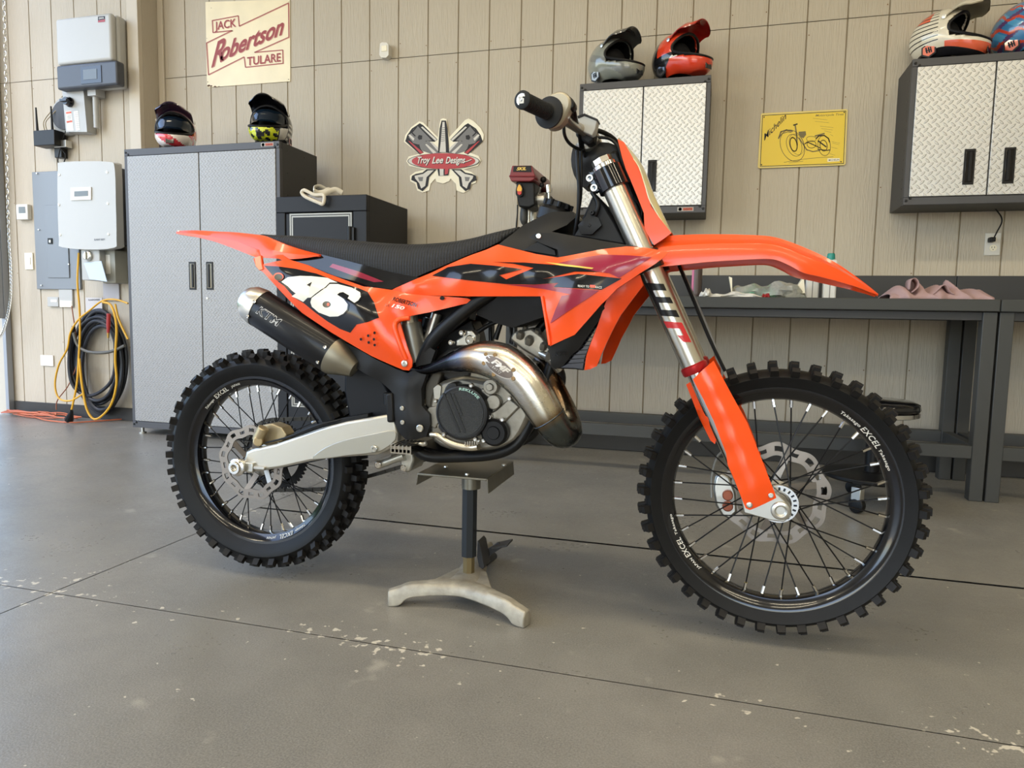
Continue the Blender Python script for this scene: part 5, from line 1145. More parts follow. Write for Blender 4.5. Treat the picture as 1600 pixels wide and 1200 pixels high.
bolt(mb, 656.5, 669, .135, .010, .005); mb.build('bolt', M['silver'], bike)
sprism('rear_brake_cylinder', [(601, 615), (613, 613), (616, 660), (604, 661)], .125, .09, K, bevel=.006); stube('brake_reservoir', [(607, 614, .11, .014), (607, 632, .11, .013)], K)
# subframe, airbox and inner black body
sprism('airbox', [(440, 405), (504, 400), (611, 440), (655, 440), (738, 470), (730, 505), (700, 520), (672, 540), (655, 560), (668, 500), (640, 497), (622, 500), (560, 540), (500, 500), (450, 450)], .035, -.035, K, bevel=.01)
sprism('mud_flap', [(538, 556), (560, 566), (596, 590), (612, 620), (612, 655), (545, 656), (537, 610)], .055, -.055, mat('mud_flap_plastic', (13, 14, 19), .5), bevel=.008)
sprism('rear_fender_inner', [(505, 500), (545, 540), (596, 590), (560, 560), (520, 530), (440, 460), (420, 430)], .05, -.05, K, bevel=.004)
# shock
mb = MB(); p = B(636, 520, .06); mb.cyl(B(640, 506, .075), B(652, 566, .075), .031, n=24, mi=0); mb.cyl(B(638, 494, .075), B(640, 507, .075), .025, n=24, mi=1)
mb.build('shock_reservoir', [mat('reservoir_grey', (140, 138, 130), .35, .6), M['silver']], bike)
mb = MB(); mb.cyl(B(682, 490, .06), B(664, 548, .06), .014, n=16, mi=0); mb.cyl(B(676, 498, .02), B(648, 590, .02), .022, n=20, mi=0); mb.cyl(B(676, 498, .02), B(670, 530, .02), .028, n=20, mi=1)
hp = [(B(672, 508, .02)).lerp(B(645, 600, .02), t/80)+Vector((cos(t*.62)*.034, sin(t*.62)*.034, 0)) for t in range(81)]; mb.tube(hp, .006, 8, mi=2)
mb.build('rear_shock', [M['silver'], K, mat('spring_black', (40, 40, 42), .35)], bike)
# ------------------------------------------------------------------ silencer and expansion chamber
def axcyl(a, b, prof, name, mats, mi=0, n=28, squash=1.0):
    pass
SA, SB = B(398, 476, .135), B(522, 556, .12); d = (SB-SA).normalized(); SIL = mat('black_coated_can', (13, 13, 16), .38, coat=.1)
def canring(t, rx, rz): 
    c = SA+d*t; up = Vector((0, 1, 0)).cross(d).normalized(); up = up if up.z > 0 else -up
    return [c+Vector((0, 1, 0))*cos(a)*rx+up*sin(a)*rz for a in [2*pi*i/32 for i in range(32)]]
Ls = (SB-SA).length
mb = MB(); mb.loft([canring(.012, .043, .052), canring(.016, .045, .054), canring(Ls-.006, .045, .054), canring(Ls, .043, .052)]); sil = mb.build('silencer', SIL, bike, ang=50)
mb = MB(); mb.loft([canring(-.035, .014, .016), canring(-.038, .022, .026), canring(-.030, .032, .038), canring(-.012, .0415, .050), canring(.014, .0462, .0552), canring(.022, .0462, .0552)]); mb.build('end_cap', mat('silencer_cap_alloy', (214, 208, 196), .3, .9), sil, ang=40)
mb = MB(); mb.loft([canring(Ls-.004, .045, .054), canring(Ls+.01, .044, .053), canring(Ls+.035, .034, .040), canring(Ls+.07, .02, .024), canring(Ls+.075, .0, .0)]); mb.build('end_cone', mat('raw_cone_steel', (140, 134, 118), .42, .8), sil, ang=40)
mb = MB(); up = Vector((0, 1, 0)).cross(d).normalized(); up = up if up.z > 0 else -up
for t_ in (.022, Ls-.014):
    for a in (radians(-28), radians(22)):
        n_ = (Vector((0, -1, 0))*cos(a)+up*sin(a)); p = SA+d*t_+Vector((0, -1, 0))*cos(a)*.046+up*sin(a)*.055; mb.lathe([(.0055, 0), (.005, .003), (.0025, .0035), (0, .002)], p, n_, 10)
mb.build('rivets', M['chrome'], sil)
mb = MB(); vs, fs = text2d('KTM', .2, .045, 1.15); vs2, fs2 = text2d('KTM', .2, .0, 1.15)
def canpt(u, v, l): a = v/.054; return SA+d*u+Vector((0, -1, 0))*cos(a)*(.045+l)+up*sin(a)*(.054+l)
mb.add([canpt(.040+.078*x, -.002+.022*y, .0008) for x, y in vs], fs, 0); mb.add([canpt(.0418+.0745*x, -.0012+.0202*y, .0016) for x, y in vs2], fs2, 1)
mb.build('lettering', [mat('print_silver', (190, 190, 190), .4), SIL], sil)
def heat_steel():
    m = mat('heat_tinted_steel', (200, 190, 170), .24, 1); nt = m.node_tree; L = nt.links.new; b = nt.nodes['Principled BSDF']
    a = nt.nodes.new('ShaderNodeAttribute'); a.attribute_name = 'tint_position'; r = nt.nodes.new('ShaderNodeValToRGB'); L(a.outputs['Fac'], r.inputs[0]); L(r.outputs[0], b.inputs['Base Color'])
    el = r.color_ramp.elements; st = [(0, (60, 62, 66)), (.06, (84, 70, 58)), (.14, (120, 90, 62)), (.22, (96, 88, 76)), (.30, (80, 84, 84)), (.42, (86, 92, 92)), (.445, (120, 100, 74)), (.47, (196, 188, 168)), (.56, (218, 214, 204)), (.72, (210, 204, 192)), (.79, (168, 138, 108)), (.84, (104, 104, 112)), (.90, (44, 46, 50)), (1, (34, 34, 36))]
    while len(el) > 1: el.remove(el[-1])
    el[0].position = 0; el[0].color = (*lin(st[0][1]), 1)
    for p_, c_ in st[1:]: e = el.new(p_); e.color = (*lin(c_), 1)
    rr = nt.nodes.new('ShaderNodeMapRange'); n = nt.nodes.new('ShaderNodeTexNoise'); n.inputs['Scale'].default_value = 14; L(n.outputs[0], rr.inputs[0]); rr.inputs[3].default_value = .18; rr.inputs[4].default_value = .34; L(rr.outputs[0], b.inputs['Roughness'])
    return m
ex = [(842, 560, .0, .020), (858, 580, .02, .021), (872, 612, .05, .024), (885, 646, .085, .029), (889, 672, .115, .034), (876, 676, .145, .038), (858, 654, .160, .042), (838, 622, .165, .046), (818, 594, .165, .049), (792, 571, .162, .050), (765, 561, .155, .046), (738, 560, .145, .038), (712, 565, .135, .028), (690, 571, .125, .019), (668, 577, .115, .014), (640, 575, .10, .013), (600, 560, .09, .013), (556, 556, .095, .013), (528, 556, .11, .015)]
cc = cr([(*B(p[0], p[1], p[2]), p[3]) for p in ex], 8); mb = MB(); mb.tube([p[:3] for p in cc], [float(p[3]) for p in cc], 28)
exo = mb.build('expansion_chamber', heat_steel(), bike, ang=70)
at_ = exo.data.attributes.new('tint_position', 'FLOAT', 'POINT'); Lc = len(cc)
hv = []
for i, v_ in enumerate(exo.data.vertices): hv.append(min(1, max(0, (i//28)/(13.6*8))))
at_.data.foreach_set('value', hv)
mb = MB()
for k in (6.05*8,): 
    k = int(k); p = Vector(cc[k][:3]); dd = (Vector(cc[k+1][:3])-p).normalized(); r_ = float(cc[k][3]); mb.lathe([(r_, -.002), (r_+.0018, 0), (r_, .002)], p, dd, 28)
mb.build('weld_bead', mat('weld_blue_grey', (88, 94, 100), .4, .8), exo, ang=60)
# riveted oval plate on the chamber
EXC = [Vector(p[:3]) for p in cc]; EXR = [float(p[3]) for p in cc]
def on_pipe(px, py, lift=0):
    o = .20
    for _ in range(5):
        p = B(px, py, o); k = min(range(8*8, 13*8), key=lambda i: (EXC[i].x-p.x)**2+(EXC[i].z-p.z)**2); k0 = max(0, k-1); k1 = min(len(EXC)-1, k+1)
        t = EXC[k1]-EXC[k0]; t.y = 0; t.normalize(); q = Vector((p.x-EXC[k].x, 0, p.z-EXC[k].z)); dp = (q-t*q.dot(t)).length; r_ = EXR[k]
        o = YC-EXC[k].y+sqrt(max(r_*r_-dp*dp, (r_*.3)**2))
    return B(px, py, o+lift)
def ovalpx(cx, cy, a, b, rot, n=36, k=1.0): return [(cx+k*(a*cos(t)*cos(rot)-b*sin(t)*sin(rot)), cy+k*(a*cos(t)*sin(rot)+b*sin(t)*cos(rot))) for t in [2*pi*i/n for i in range(n)]]
OC = (779.5, 573.5); RO = radians(36); mb = MB()
def fan(pts, c, lift, mi):
    rings = [[on_pipe(c[0]+(x-c[0])*k, c[1]+(y-c[1])*k, lift) for x, y in pts] for k in (.33, .66, 1)]; n = len(pts); o = [on_pipe(c[0], c[1], lift)]
    mb.add(o+rings[0]+rings[1]+rings[2], [(0, 1+i, 1+(i+1) % n) for i in range(n)]+[(1+r*n+i, 1+r*n+(i+1) % n, 1+(r+1)*n+(i+1) % n, 1+(r+1)*n+i) for r in range(2) for i in range(n)], mi)
fan(ovalpx(*OC, 27, 12.5, RO), OC, .0012, 0); fan(ovalpx(*OC, 25.5, 11, RO), OC, .0018, 1)
ux, uy = cos(RO), sin(RO)
text_px(mb, 'FMF', (OC[0]-17*ux-2*uy*0+1.5, OC[1]-17*uy+2.5), (OC[0]+19*ux-1.5, OC[1]+19*uy+1.5), (uy*8.5, -ux*8.5), lambda x, y: on_pipe(x, y, .0026), 0, shear=.3, off=.05)
text_px(mb, 'FATTY', (OC[0]-9*ux-6*uy, OC[1]-9*uy+8*ux), (OC[0]+8*ux-6*uy, OC[1]+8*uy+8*ux), (uy*3.6, -ux*3.6), lambda x, y: on_pipe(x, y, .0026), 0, off=.02)
for t_ in (-2.85, -2.15, 2.45, 1.55, .1, -.75):
    x = OC[0]+29*cos(t_)*cos(RO)-14*sin(t_)*sin(RO); y = OC[1]+29*cos(t_)*sin(RO)+14*sin(t_)*cos(RO); p = on_pipe(x, y, 0); mb.lathe([(.0055, 0), (.005, .003), (0, .0035)], p, (0, -1, .2), 12, 2)
mb.build('riveted_plate', [mat('plate_silver', (206, 198, 186), .4, .3), mat('plate_grey', (118, 106, 98), .5, .3), mat('rivet_brown', (130, 104, 70), .4, .8)], exo, ang=50)
# ------------------------------------------------------------------ engine
CA = M['cast']
sprism('crankcase', [(668, 640), (674, 612), (690, 596), (722, 588), (760, 596), (792, 590), (812, 606), (828, 640), (822, 664), (806, 690), (780, 703), (740, 706), (700, 703), (676, 690), (668, 668)], .095, -.095, CA, bevel=.012, smooth=2)
sprism('cylinder_block', [(725, 600), (712, 575), (760, 556), (800, 556), (842, 566), (800, 596), (760, 606)], .055, -.055, CA, bevel=.008)
sprism('cylinder_head', [(796, 530), (802, 518), (830, 512), (848, 526), (862, 548), (858, 566), (838, 560), (815, 546)], .06, -.06, CA, bevel=.006)
mb = MB()
for x, y, o, r_, h_ in ((812, 527, .07, .014, .02), (826, 536, .068, .015, .022), (838, 528, .05, .014, .03), (848, 545, .07, .012, .02), (857, 562, .07, .014, .03), (820, 518, .05, .010, .02)):
    p = B(x, y, o-.01); mb.lathe([(r_*.8, 0), (r_*.8, h_*.6), (r_*.55, h_), (0, h_)], p, Vector((.3, -.6, .75)), 6)
mb.build('head_nuts', M['cast'], bike)
stube('plug_cap', [(838, 520, .0, .012), (848, 508, .0, .012), (856, 496, .0, .008), (850, 480, .0, .005)], K)
stube('coolant_pipe', [(845, 552, .05, .011), (856, 558, .06, .011), (866, 568, .06, .012), (874, 578, .05, .012)], M['silver'])
stube('radiator_hose', [(866, 568, .02, .018), (874, 590, .02, .018), (866, 612, .02, .02), (850, 625, .02, .02)], K)
sprism('head_stay', [(712, 541), (712, 532), (722, 526), (724, 516), (737, 516), (744, 524), (743, 536), (736, 540)], .075, .04, M['silver'], bevel=.003)
mb = MB(); bolt(mb, 706.5, 535, .085, .008, .012); bolt(mb, 723, 520, .085, .008, .012); bolt(mb, 735, 531, .078, .013, .006); mb.build('bolt', M['chrome'], bike)
sprism('carburetor', [(680, 560), (700, 545), (725, 540), (740, 560), (735, 590), (700, 596), (682, 584)], .06, -.05, M['cab_side'], bevel=.008)
sprism('head_bracket', [(690, 528), (736, 500), (742, 515), (746, 534), (740, 545), (700, 560), (672, 572)], .04, -.04, K, bevel=.004)
stube('overflow_hose', [(746, 519, .05, .006), (760, 510, .05, .006), (775, 503, .05, .006), (790, 498, .04, .006)], K)
for pts in ([(795, 500, .02, .003), (798, 520, .02, .003), (800, 538, .02, .003)], [(799, 498, .0, .003), (800, 515, .0, .003), (797, 536, .0, .003)], [(784, 500, .03, .007), (779, 515, .03, .007), (774, 530, .03, .008)], [(766, 497, .0, .005), (766, 520, .0, .005), (767, 535, .0, .006)]): stube('cable', pts, K, n=8)
# clutch cover
cc_ = B(722, 645, .13); mb = MB(); RC = .0705
mb.lathe([(RC*1.03, -.04), (RC*1.03, 0), (RC, .006), (RC*.93, .008), (RC*.93, .0055), (0, .0055)], cc_, (0, -1, 0), 56, 0)
clm = mat('black_clutch_cover', (24, 25, 27), .4, .2)
def ribbed():
    m = mat('ribbed_black_cover', (40, 42, 42), .45, .2); nt = m.node_tree; L = nt.links.new; b = nt.nodes['Principled BSDF']
    tc = N(nt, 'ShaderNodeTexCoord'); s = N(nt, 'ShaderNodeSeparateXYZ'); L(tc.outputs['Object'], s.inputs[0]); a = mth(nt, 'SINE', mth(nt, 'MULTIPLY', s.outputs[2], 2*pi/.0032)); c = mth(nt, 'MULTIPLY', mth(nt, 'SINE', mth(nt, 'MULTIPLY', s.outputs[0], 2*pi/.0045)), .5)
    bp = N(nt, 'ShaderNodeBump'); bp.inputs['Strength'].default_value = .6; bp.inputs['Distance'].default_value = .0006; L(mth(nt, 'ADD', a, c), bp.inputs['Height']); L(bp.outputs[0], b.inputs['Normal']); return m
y_ = cc_.y-.0065; mb.lathe([(RC*.86, .0055), (RC*.86, .0075), (0, .0075)], cc_, (0, -1, 0), 48, 1)
for x0, w_ in ((-.030, .0030), (-.014, .0035), (-.002, .0018)):
    p1 = Vector((cc_.x+x0-.020, cc_.y-.0082, cc_.z+.05)); p2 = Vector((cc_.x+x0+.026, cc_.y-.0082, cc_.z-.05))
    if x0 == -.002: p2 = p1.lerp(p2, .55)
    dd = (p2-p1); mb.obox((p1+p2)/2, dd/2, (0, .0008, 0), dd.normalized().cross(Vector((0, 1, 0)))*w_, 0)
vs, fs = text2d('REKLUSE', .1, .03, 1.1); vv = []
for x, y in vs: a = radians(96-56*x); r_ = RC*.875+.0065*y-.002; vv.append(Vector((cc_.x+cos(a)*r_, cc_.y-.0085, cc_.z+sin(a)*r_)))
mb.add(vv, fs, 2)
mb.build('clutch_cover', [clm, ribbed(), mat('pale_green_print', (170, 205, 190), .4)], bike, ang=30)
sprism('clutch_cover_boss', [(693, 612), (700, 600), (712, 598), (716, 612), (708, 622), (697, 624)], .134, .08, clm, bevel=.004, smooth=2)
sprism('clutch_cover_tab', [(686, 658), (706, 662), (710, 674), (690, 676), (684, 668)], .135, .08, clm, bevel=.003)
mb = MB()
for x, y in ((682, 626), (688.5, 665), (737.5, 602), (766, 651), (744, 686), (786, 655), (757, 688), (695, 678), (797, 622)): bolt(mb, x, y, .115 if x > 750 or x < 690 else .137, .0065, .010)
mb.build('bolt', M['chrome'], bike)
sprism('casing_rib', [(752, 606), (768, 612), (768, 630), (758, 650), (775, 640), (796, 622), (812, 636), (786, 662), (770, 672), (752, 668), (764, 645), (762, 622), (750, 612)], .108, .09, CA, bevel=.004)
mb = MB(); c = B(768, 604, .11); mb.cyl(c+Vector((0, -.012, 0)), c+Vector((0, .02, 0)), .020, n=24); mb.cyl(c+Vector((0, -.02, 0)), c, .011, n=6); c = B(772, 628, .11); mb.cyl(c+Vector((0, -.008, 0)), c+Vector((0, .02, 0)), .019, n=24); mb.build('water_pump', CA, bike, bevel=.002)
mb = MB(); c = B(776, 674, .10); mb.lathe([(.036, 0), (.036, .022), (.03, .028), (.018, .028), (.016, .032), (0, .032)], c, (0, -1, 0), 28); mb.build('pump_cover', K, bike)
sprism('pipe_bracket', [(676, 606), (684, 600), (690, 604), (688, 624), (683, 630), (678, 626)], .10, .08, M['silver'], bevel=.002)
sprism('case_ear', [(664, 646), (670, 636), (684, 634), (686, 660), (680, 670), (672, 666)], .105, .06, CA, bevel=.003)
sprism('gear_case', [(664, 600), (680, 575), (690, 585), (680, 612), (672, 640), (663, 632)], .085, .03, mat('dark_cast', (96, 92, 84), .5, .7), bevel=.004)
# ------------------------------------------------------------------ radiator, inner shroud
sprism('radiator', [(880, 450), (945, 448), (948, 470), (934, 512), (915, 560), (912, 579), (898, 577), (868, 576), (862, 540)], .125, .045, M['black_gloss'], bevel=.003, mirror=True)
mb = MB()
for k in range(16):
    y = 470+k*6.6; x = 944-k*2.1; a = B(x-26, y, .126); b = B(x+1, y-2, .126); mb.prism([a, b, b+Vector((0, 0, .0025)), a+Vector((0, 0, .0025))], (0, .01, 0))
mb.build('radiator_fins', K, bike)
panel('radiator_guard', [(x, y, o) for x, y, o in ((1000, 429, .15), (1005, 446, .145), (988, 468, .145), (970, 492, .14), (949, 533, .135), (932.5, 572, .13), (922, 577, .13), (913, 578.5, .135), (916, 556, .14), (934, 508, .148), (947.5, 469, .155), (970, 445, .16))], [(955, 505, .150), (935, 545, .145), (980, 462, .155)], [O2], th=.006)
p_, S_ = panel('inner_shroud', [(858, 540, .16), (898, 523, .165), (918, 500, .165), (941, 474, .165), (946, 484, .15), (925, 515, .15), (905, 545, .15), (892, 556, .15), (880, 571, .15), (868, 577, .15), (861, 573, .155)], [(885, 545, .162)], [GP, KG], th=.01, texts=(('KTM', (867, 556), (886, 555), (0, -6), 1, dict(shear=.2, off=.02)),))
# ------------------------------------------------------------------ fuel tank and black covers
panel('fuel_tank', [(742, 462, .10), (778, 383, .10), (800, 366, .085), (817, 352, .06), (845, 338, .05), (862, 331, .045), (896, 331, .045), (899, 340, .06), (885, 352, .08), (862, 362, .09), (893, 368, .10), (930, 374, .10), (960, 381, .10), (1000, 386, .09), (990, 420, .12), (900, 460, .14), (856, 470, .14), (850, 495, .12), (800, 512, .09), (775, 505, .09), (745, 492, .09)], [(850, 355, .085), (830, 375, .10), (820, 420, .125), (900, 410, .125), (880, 390, .11)], [GP], mode='body', step=.014)
mb = MB(); c = B(870, 327, 0); dz = Vector((.28, 0, .96)).normalized(); mb.lathe([(.046, -.035), (.046, -.006), (.040, 0), (.036, .004), (.036, .016), (.032, .019), (0, .019)], c, dz, 32); mb.build('fuel_cap', K, bike)
mb = MB()
for k in range(10): a = 2*pi*k/10; e1 = Vector((.96, 0, -.28)); mb.cyl(c+dz*.005+(e1*cos(a)+Vector((0, 1, 0))*sin(a))*.036, c+dz*.018+(e1*cos(a)+Vector((0, 1, 0))*sin(a))*.036, .006, n=8)
mb.build('cap_grip', K, bike)
panel('tank_cover', [(827, 371, .118), (834, 366, .12), (841, 363, .12), (870, 365, .12), (893, 368, .12), (930, 374.5, .12), (975, 382, .12), (1000, 386, .125), (960, 392, .14), (930, 394, .145), (900, 399, .145), (873, 402, .14), (871, 390, .135), (845, 380, .125)], [(880, 385, .137), (920, 384, .135)], [GP], th=.006)
mb = MB(); bolt(mb, 842, 369, .122, .007, .005); mb.build('bolt', M['chrome'], bike)
sprism('tank_strap', [(816, 392), (840, 376), (868, 390), (870, 401), (838, 396)], .118, .10, K, bevel=.003)
# ------------------------------------------------------------------ seat
SE = mat('ribbed_seat_vinyl', (38, 38, 39), .55); nt = SE.node_tree
tc = N(nt, 'ShaderNodeTexCoord'); s_ = N(nt, 'ShaderNodeSeparateXYZ'); nt.links.new(tc.outputs['Object'], s_.inputs[0])
a_ = mth(nt, 'POWER', mth(nt, 'ABSOLUTE', mth(nt, 'SINE', mth(nt, 'MULTIPLY', s_.outputs[0], pi/.0078))), .5)
b_ = mth(nt, 'MULTIPLY', mth(nt, 'SINE', mth(nt, 'MULTIPLY', s_.outputs[2], 2*pi/.004)), .15)
bp = N(nt, 'ShaderNodeBump'); bp.inputs['Strength'].default_value = .9; bp.inputs['Distance'].default_value = .0015; nt.links.new(mth(nt, 'ADD', a_, b_), bp.inputs['Height']); nt.links.new(bp.outputs[0], nt.nodes['Principled BSDF'].inputs['Normal'])
st = [(411, 366, 371, .045), (425, 367, 377, .055), (450, 368, 384, .07), (480, 369.5, 392, .08), (510, 372, 401, .09), (545, 375, 410, .10), (580, 378, 419, .108), (615, 380.5, 426, .112), (650, 381.5, 435, .112), (680, 380, 424, .11), (710, 377, 411, .105), (740, 371.5, 398, .098), (765, 365, 388, .09), (790, 359, 375, .08), (812, 354.5, 360, .06)]
mb = MB(); secs = []
for px, yt, yb, w_ in [tuple(float(q) for q in c) for c in cr(st, 4)]:
    T = B(px, yt, w_*.62); Bo = B(px, yb, w_); x = T.x; s = []
    prof = [(-1, 0), (-1.02, .35), (-.95, .7), (-.80, .9), (-.62, 1), (-.3, 1.03), (0, 1.04), (.3, 1.03), (.62, 1), (.80, .9), (.95, .7), (1.02, .35), (1, 0)]
    for u, v in prof: s.append(Vector((x, YC+u*w_, Bo.z+(T.z-Bo.z)*v)))
    secs.append(s)
mb.loft(secs); mb.build('seat', SE, bike, ang=70)
panel('seat_base', [(450, 404, .10), (504, 398, .10), (545, 408, .11), (610, 425, .118), (656, 434, .118), (640, 440, .12), (611, 452, .118), (567, 448, .115), (510, 427, .11)], [(560, 425, .118)], [KG, MG], th=.01, decals=(([(520, 412), (560, 424), (600, 440), (585, 441), (550, 430), (515, 417)], 1),))
# ------------------------------------------------------------------ orange plastics
# tail fender: top sheet spanning the bike plus its side skirts
def P3(x, y, o): return B(x, y, o)
tailst = [(277, 361, 365, .030), (292, 360, 368, .042), (312, 360, 371, .055), (340, 361.5, 378, .070), (365, 362.5, 386, .085), (390, 365, 396, .098), (412, 368, 402, .108), (430, 375, 403, .112), (450, 383, 405, .114), (475, 391, 404, .114), (503, 398, 400, .112)]
mb = MB(); secs = []
for px, yt, yb, w_ in [tuple(float(q) for q in c) for c in cr(tailst, 4)]:
    T = B(px, yt, w_*.85); Bo = B(px, yb, w_); x = T.x; rise = .012; dzz = T.z-Bo.z; s = []
    top = [(-1, 0), (-1.0, .45), (-.86, .97), (-.80, 1.0), (-.6, 1.0-.004/max(dzz, .006)), (0, 1.0), (.6, 1.0-.004/max(dzz, .006)), (.80, 1.0), (.86, .97), (1.0, .45), (1, 0)]
    for u, v in top: s.append(Vector((x, YC+u*w_, Bo.z+dzz*v)))
    for u, v in top[::-1]: s.append(Vector((x, YC+u*max(.001, w_-.004), Bo.z+dzz*v-(.004 if 0 < v else 0))))
    secs.append(s)
mb.loft(secs); tf = mb.build('rear_fender', O, bike, ang=32)
mb = MB(); mb.prism([B(277, 360, .03), B(280, 359.5, .03), B(281, 367, .03), B(278, 365.5, .03)], (0, .06, 0)); mb.build('fender_tip', M['white'], tf, bevel=.001)
panel('fender_crease', [(300, 366, .060), (335, 371, .075), (370, 377, .09), (410, 392, .106), (440, 396, .112), (459, 414, .124), (435, 404, .118), (400, 402, .108), (372, 391, .094), (335, 377, .076)], [(400, 394, .11)], [O], parent=tf, th=.004)
# side number panel
S1o = [(396, 404, .135), (401, 400, .137), (407.5, 399, .138), (411, 413, .135), (450, 405, .128), (480, 414, .13), (510, 427, .132), (540, 438, .135), (567, 447.5, .135), (590, 450, .137), (611, 453, .137), (640, 459, .135), (670, 462, .132), (700, 463.5, .13), (730, 466, .125), (737, 469, .12), (730, 474, .122), (700, 481, .13), (670, 488, .135), (640, 494, .14), (627, 498, .142), (625, 504, .145), (630, 522, .15), (637, 545, .152), (644, 563, .15), (643.5, 573, .148), (639, 579, .146), (630, 578, .147), (604, 567, .15), (580, 556, .148), (547, 537, .145), (517, 519, .142), (472, 489, .14), (432, 448, .138), (412, 426, .136), (400, 417, .134)]
S1 = Surf(S1o+[(480, 450, .152), (540, 480, .165), (590, 500, .17), (600, 530, .168), (620, 545, .16), (640, 478, .142), (560, 460, .155), (440, 425, .142)])
g = lambda L_: [(260+a/4, 340+b/4) for a, b in L_]
h47 = lambda L_: [(380+a/4.706, 420+b/4.706) for a, b in L_]
num_bg = g([(612, 300), (700, 305), (810, 320), (940, 350), (1060, 395), (1200, 440), (1260, 465), (1300, 530), (1318, 590), (1330, 625), (1260, 652), (1190, 668), (1150, 720), (1085, 695), (1010, 650), (930, 592), (860, 535), (800, 500), (740, 430), (700, 400), (655, 350)])
four = h47([(283, 96), (330, 62), (420, 52), (500, 54), (620, 66), (698, 102), (610, 138), (560, 165), (540, 188), (508, 212), (476, 212), (444, 244), (398, 220), (358, 202), (388, 182), (360, 160), (330, 128)])
six = h47([(612, 140), (640, 112), (700, 112), (800, 138), (862, 172), (868, 205), (850, 232), (822, 250), (772, 217), (784, 197), (738, 171), (712, 176), (694, 190), (742, 222), (772, 262), (766, 300), (740, 330), (700, 350), (640, 352), (560, 322), (510, 280), (498, 245), (508, 215), (545, 186), (580, 160)])
hole = [(380+(618+30*cos(t))/4.706, 420+(262+24*sin(t))/4.706) for t in [2*pi*i/14 for i in range(14)]]; hole2 = [(380+(630+10*cos(t))/4.706, 420+(262+12*sin(t))/4.706) for t in [2*pi*i/12 for i in range(12)]]
up_hole = [(380+(266+30*cos(t))/4.706, 420+(62+24*sin(t))/4.706) for t in [2*pi*i/14 for i in range(14)]]; up_ring = [(380+(266+38*cos(t))/4.706, 420+(58+30*sin(t))/4.706) for t in [2*pi*i/16 for i in range(16)]]
dots = [[(260+(a+8*cos(t))/4, 340+(b+9*sin(t))/4) for t in [2*pi*i/8 for i in range(8)]] for a, b in ((1222, 760), (1268, 738), (1308, 720), (1272, 780), (1305, 760), (1310, 796))]
notch = h47([(700, 178), (770, 196), (776, 218), (740, 200)])
dec = [(num_bg, 1), (four, 2), (h47([(470, 118), (508, 96), (495, 132)]), 1), ([(620/4.706*0+x_, y_) for x_, y_ in [(518+(x-518)*1.075, 470.5+(y-470.5)*1.085) for x, y in six]], 1), (six, 2), (hole, 1), (hole2, 0), (up_ring, 0), (up_hole, 1), ([(692+4*cos(t), 466+3*sin(t)) for t in [2*pi*i/10 for i in range(10)]], 1)]+[(q, 1) for q in dots]
slant = dict(shear=.25, off=.03)
pn, _ = panel('side_panel', S1o, [], [O, KG, WG, YG], th=.005, step=.012, dsurf=S1, decals=dec, mirror=True,
      texts=(('ROBERTSON', (615.5, 469.5), (653, 480), (1.6, -6), 1, slant), ('150', (614, 479.5), (634, 484.5), (1, -5), 2, slant), ('SX', (603, 478), (612, 480), (.6, -4), 1, dict(shear=.3, off=0))))
mb = MB(); bolt(mb, 632.5, 568, .152, .009, .004); mb.build('bolt', M['silver'], bike)
mb = MB(); fl_ = [B(397, 402, .137), B(407, 399, .139), B(409, 414, .139), B(411, 421, .139), B(405, 423, .137), B(399, 416, .136)]; mb.prism(fl_, (0, .012, 0)); mb.build('panel_corner', mat('pale_orange_plastic', (246, 130, 90), .2, coat=.5), pn, bevel=.002)
stube('panel_ridge', [(640, 497, .150, .006), (622, 500, .150, .007), (617, 512, .157, .007), (626, 540, .157, .007), (635, 562, .153, .006)], O, parent=pn, n=10)
# shroud / tank side
f4 = lambda L_: [(580+a/3.333, 340+b/3.333) for a, b in L_]
So = [(611.5, 453.4, .128), (620, 449, .128), (650, 436, .128), (672, 427, .124), (694, 416.5, .12), (736, 398.5, .12), (760, 390, .12), (778, 382, .12), (808, 389.5, .13), (838, 397, .14), (871, 402.4, .15), (885, 400, .152), (901, 397, .155), (940, 389.5, .165), (979, 385, .175), (1006, 386.5, .185), (1046.5, 393.4, .20), (1036, 403, .20), (1024, 412, .198), (1000, 427, .195), (982, 439, .192), (964, 451, .19), (950, 466, .188), (940, 475, .185), (920, 498, .18), (898, 523, .175), (878, 532, .17), (859, 541, .168), (857, 525, .166), (854.5, 508, .165), (851, 485, .162), (847, 463, .155), (820, 463, .15), (790, 463, .145), (760, 463, .14), (730, 463, .135), (690, 462, .132), (655, 461.5, .13), (630, 457, .129)]
S2 = Surf(So+[(720, 430, .140), (780, 425, .150), (840, 428, .165), (900, 425, .18), (960, 415, .195), (1000, 405, .20), (880, 480, .182), (910, 465, .19), (650, 448, .137)])
blk = f4([(318, 302), (400, 258), (520, 240), (640, 250), (790, 268), (668, 300), (704, 322), (848, 262), (740, 240), (632, 231), (800, 234), (1000, 250), (1292, 286), (1060, 281), (893, 320), (1080, 293), (1305, 318), (1200, 376), (950, 362), (975, 340), (850, 349), (700, 346), (500, 326)])
mg1 = f4([(970, 238), (1080, 212), (1200, 193), (1330, 196), (1462, 206), (1380, 256), (1292, 314), (1240, 290), (1180, 282), (1090, 262)]); mg2 = f4([(992, 408), (1090, 392), (1182, 385), (1130, 420), (1080, 452), (1000, 505), (933, 552), (960, 480)]); mg3 = f4([(700, 349), (850, 351), (972, 342), (948, 364), (1190, 380), (1150, 398), (1040, 400), (900, 372)])
lamp_streak = f4([(905, 232), (985, 240), (1160, 262), (1150, 268), (985, 250)])  # tube lamp reflection, painted on as a thin yellow strip
RG = [('READY TO', (904.5, 448.2), (921, 449.2)), ('RACE', (932, 450), (941, 450.6))]
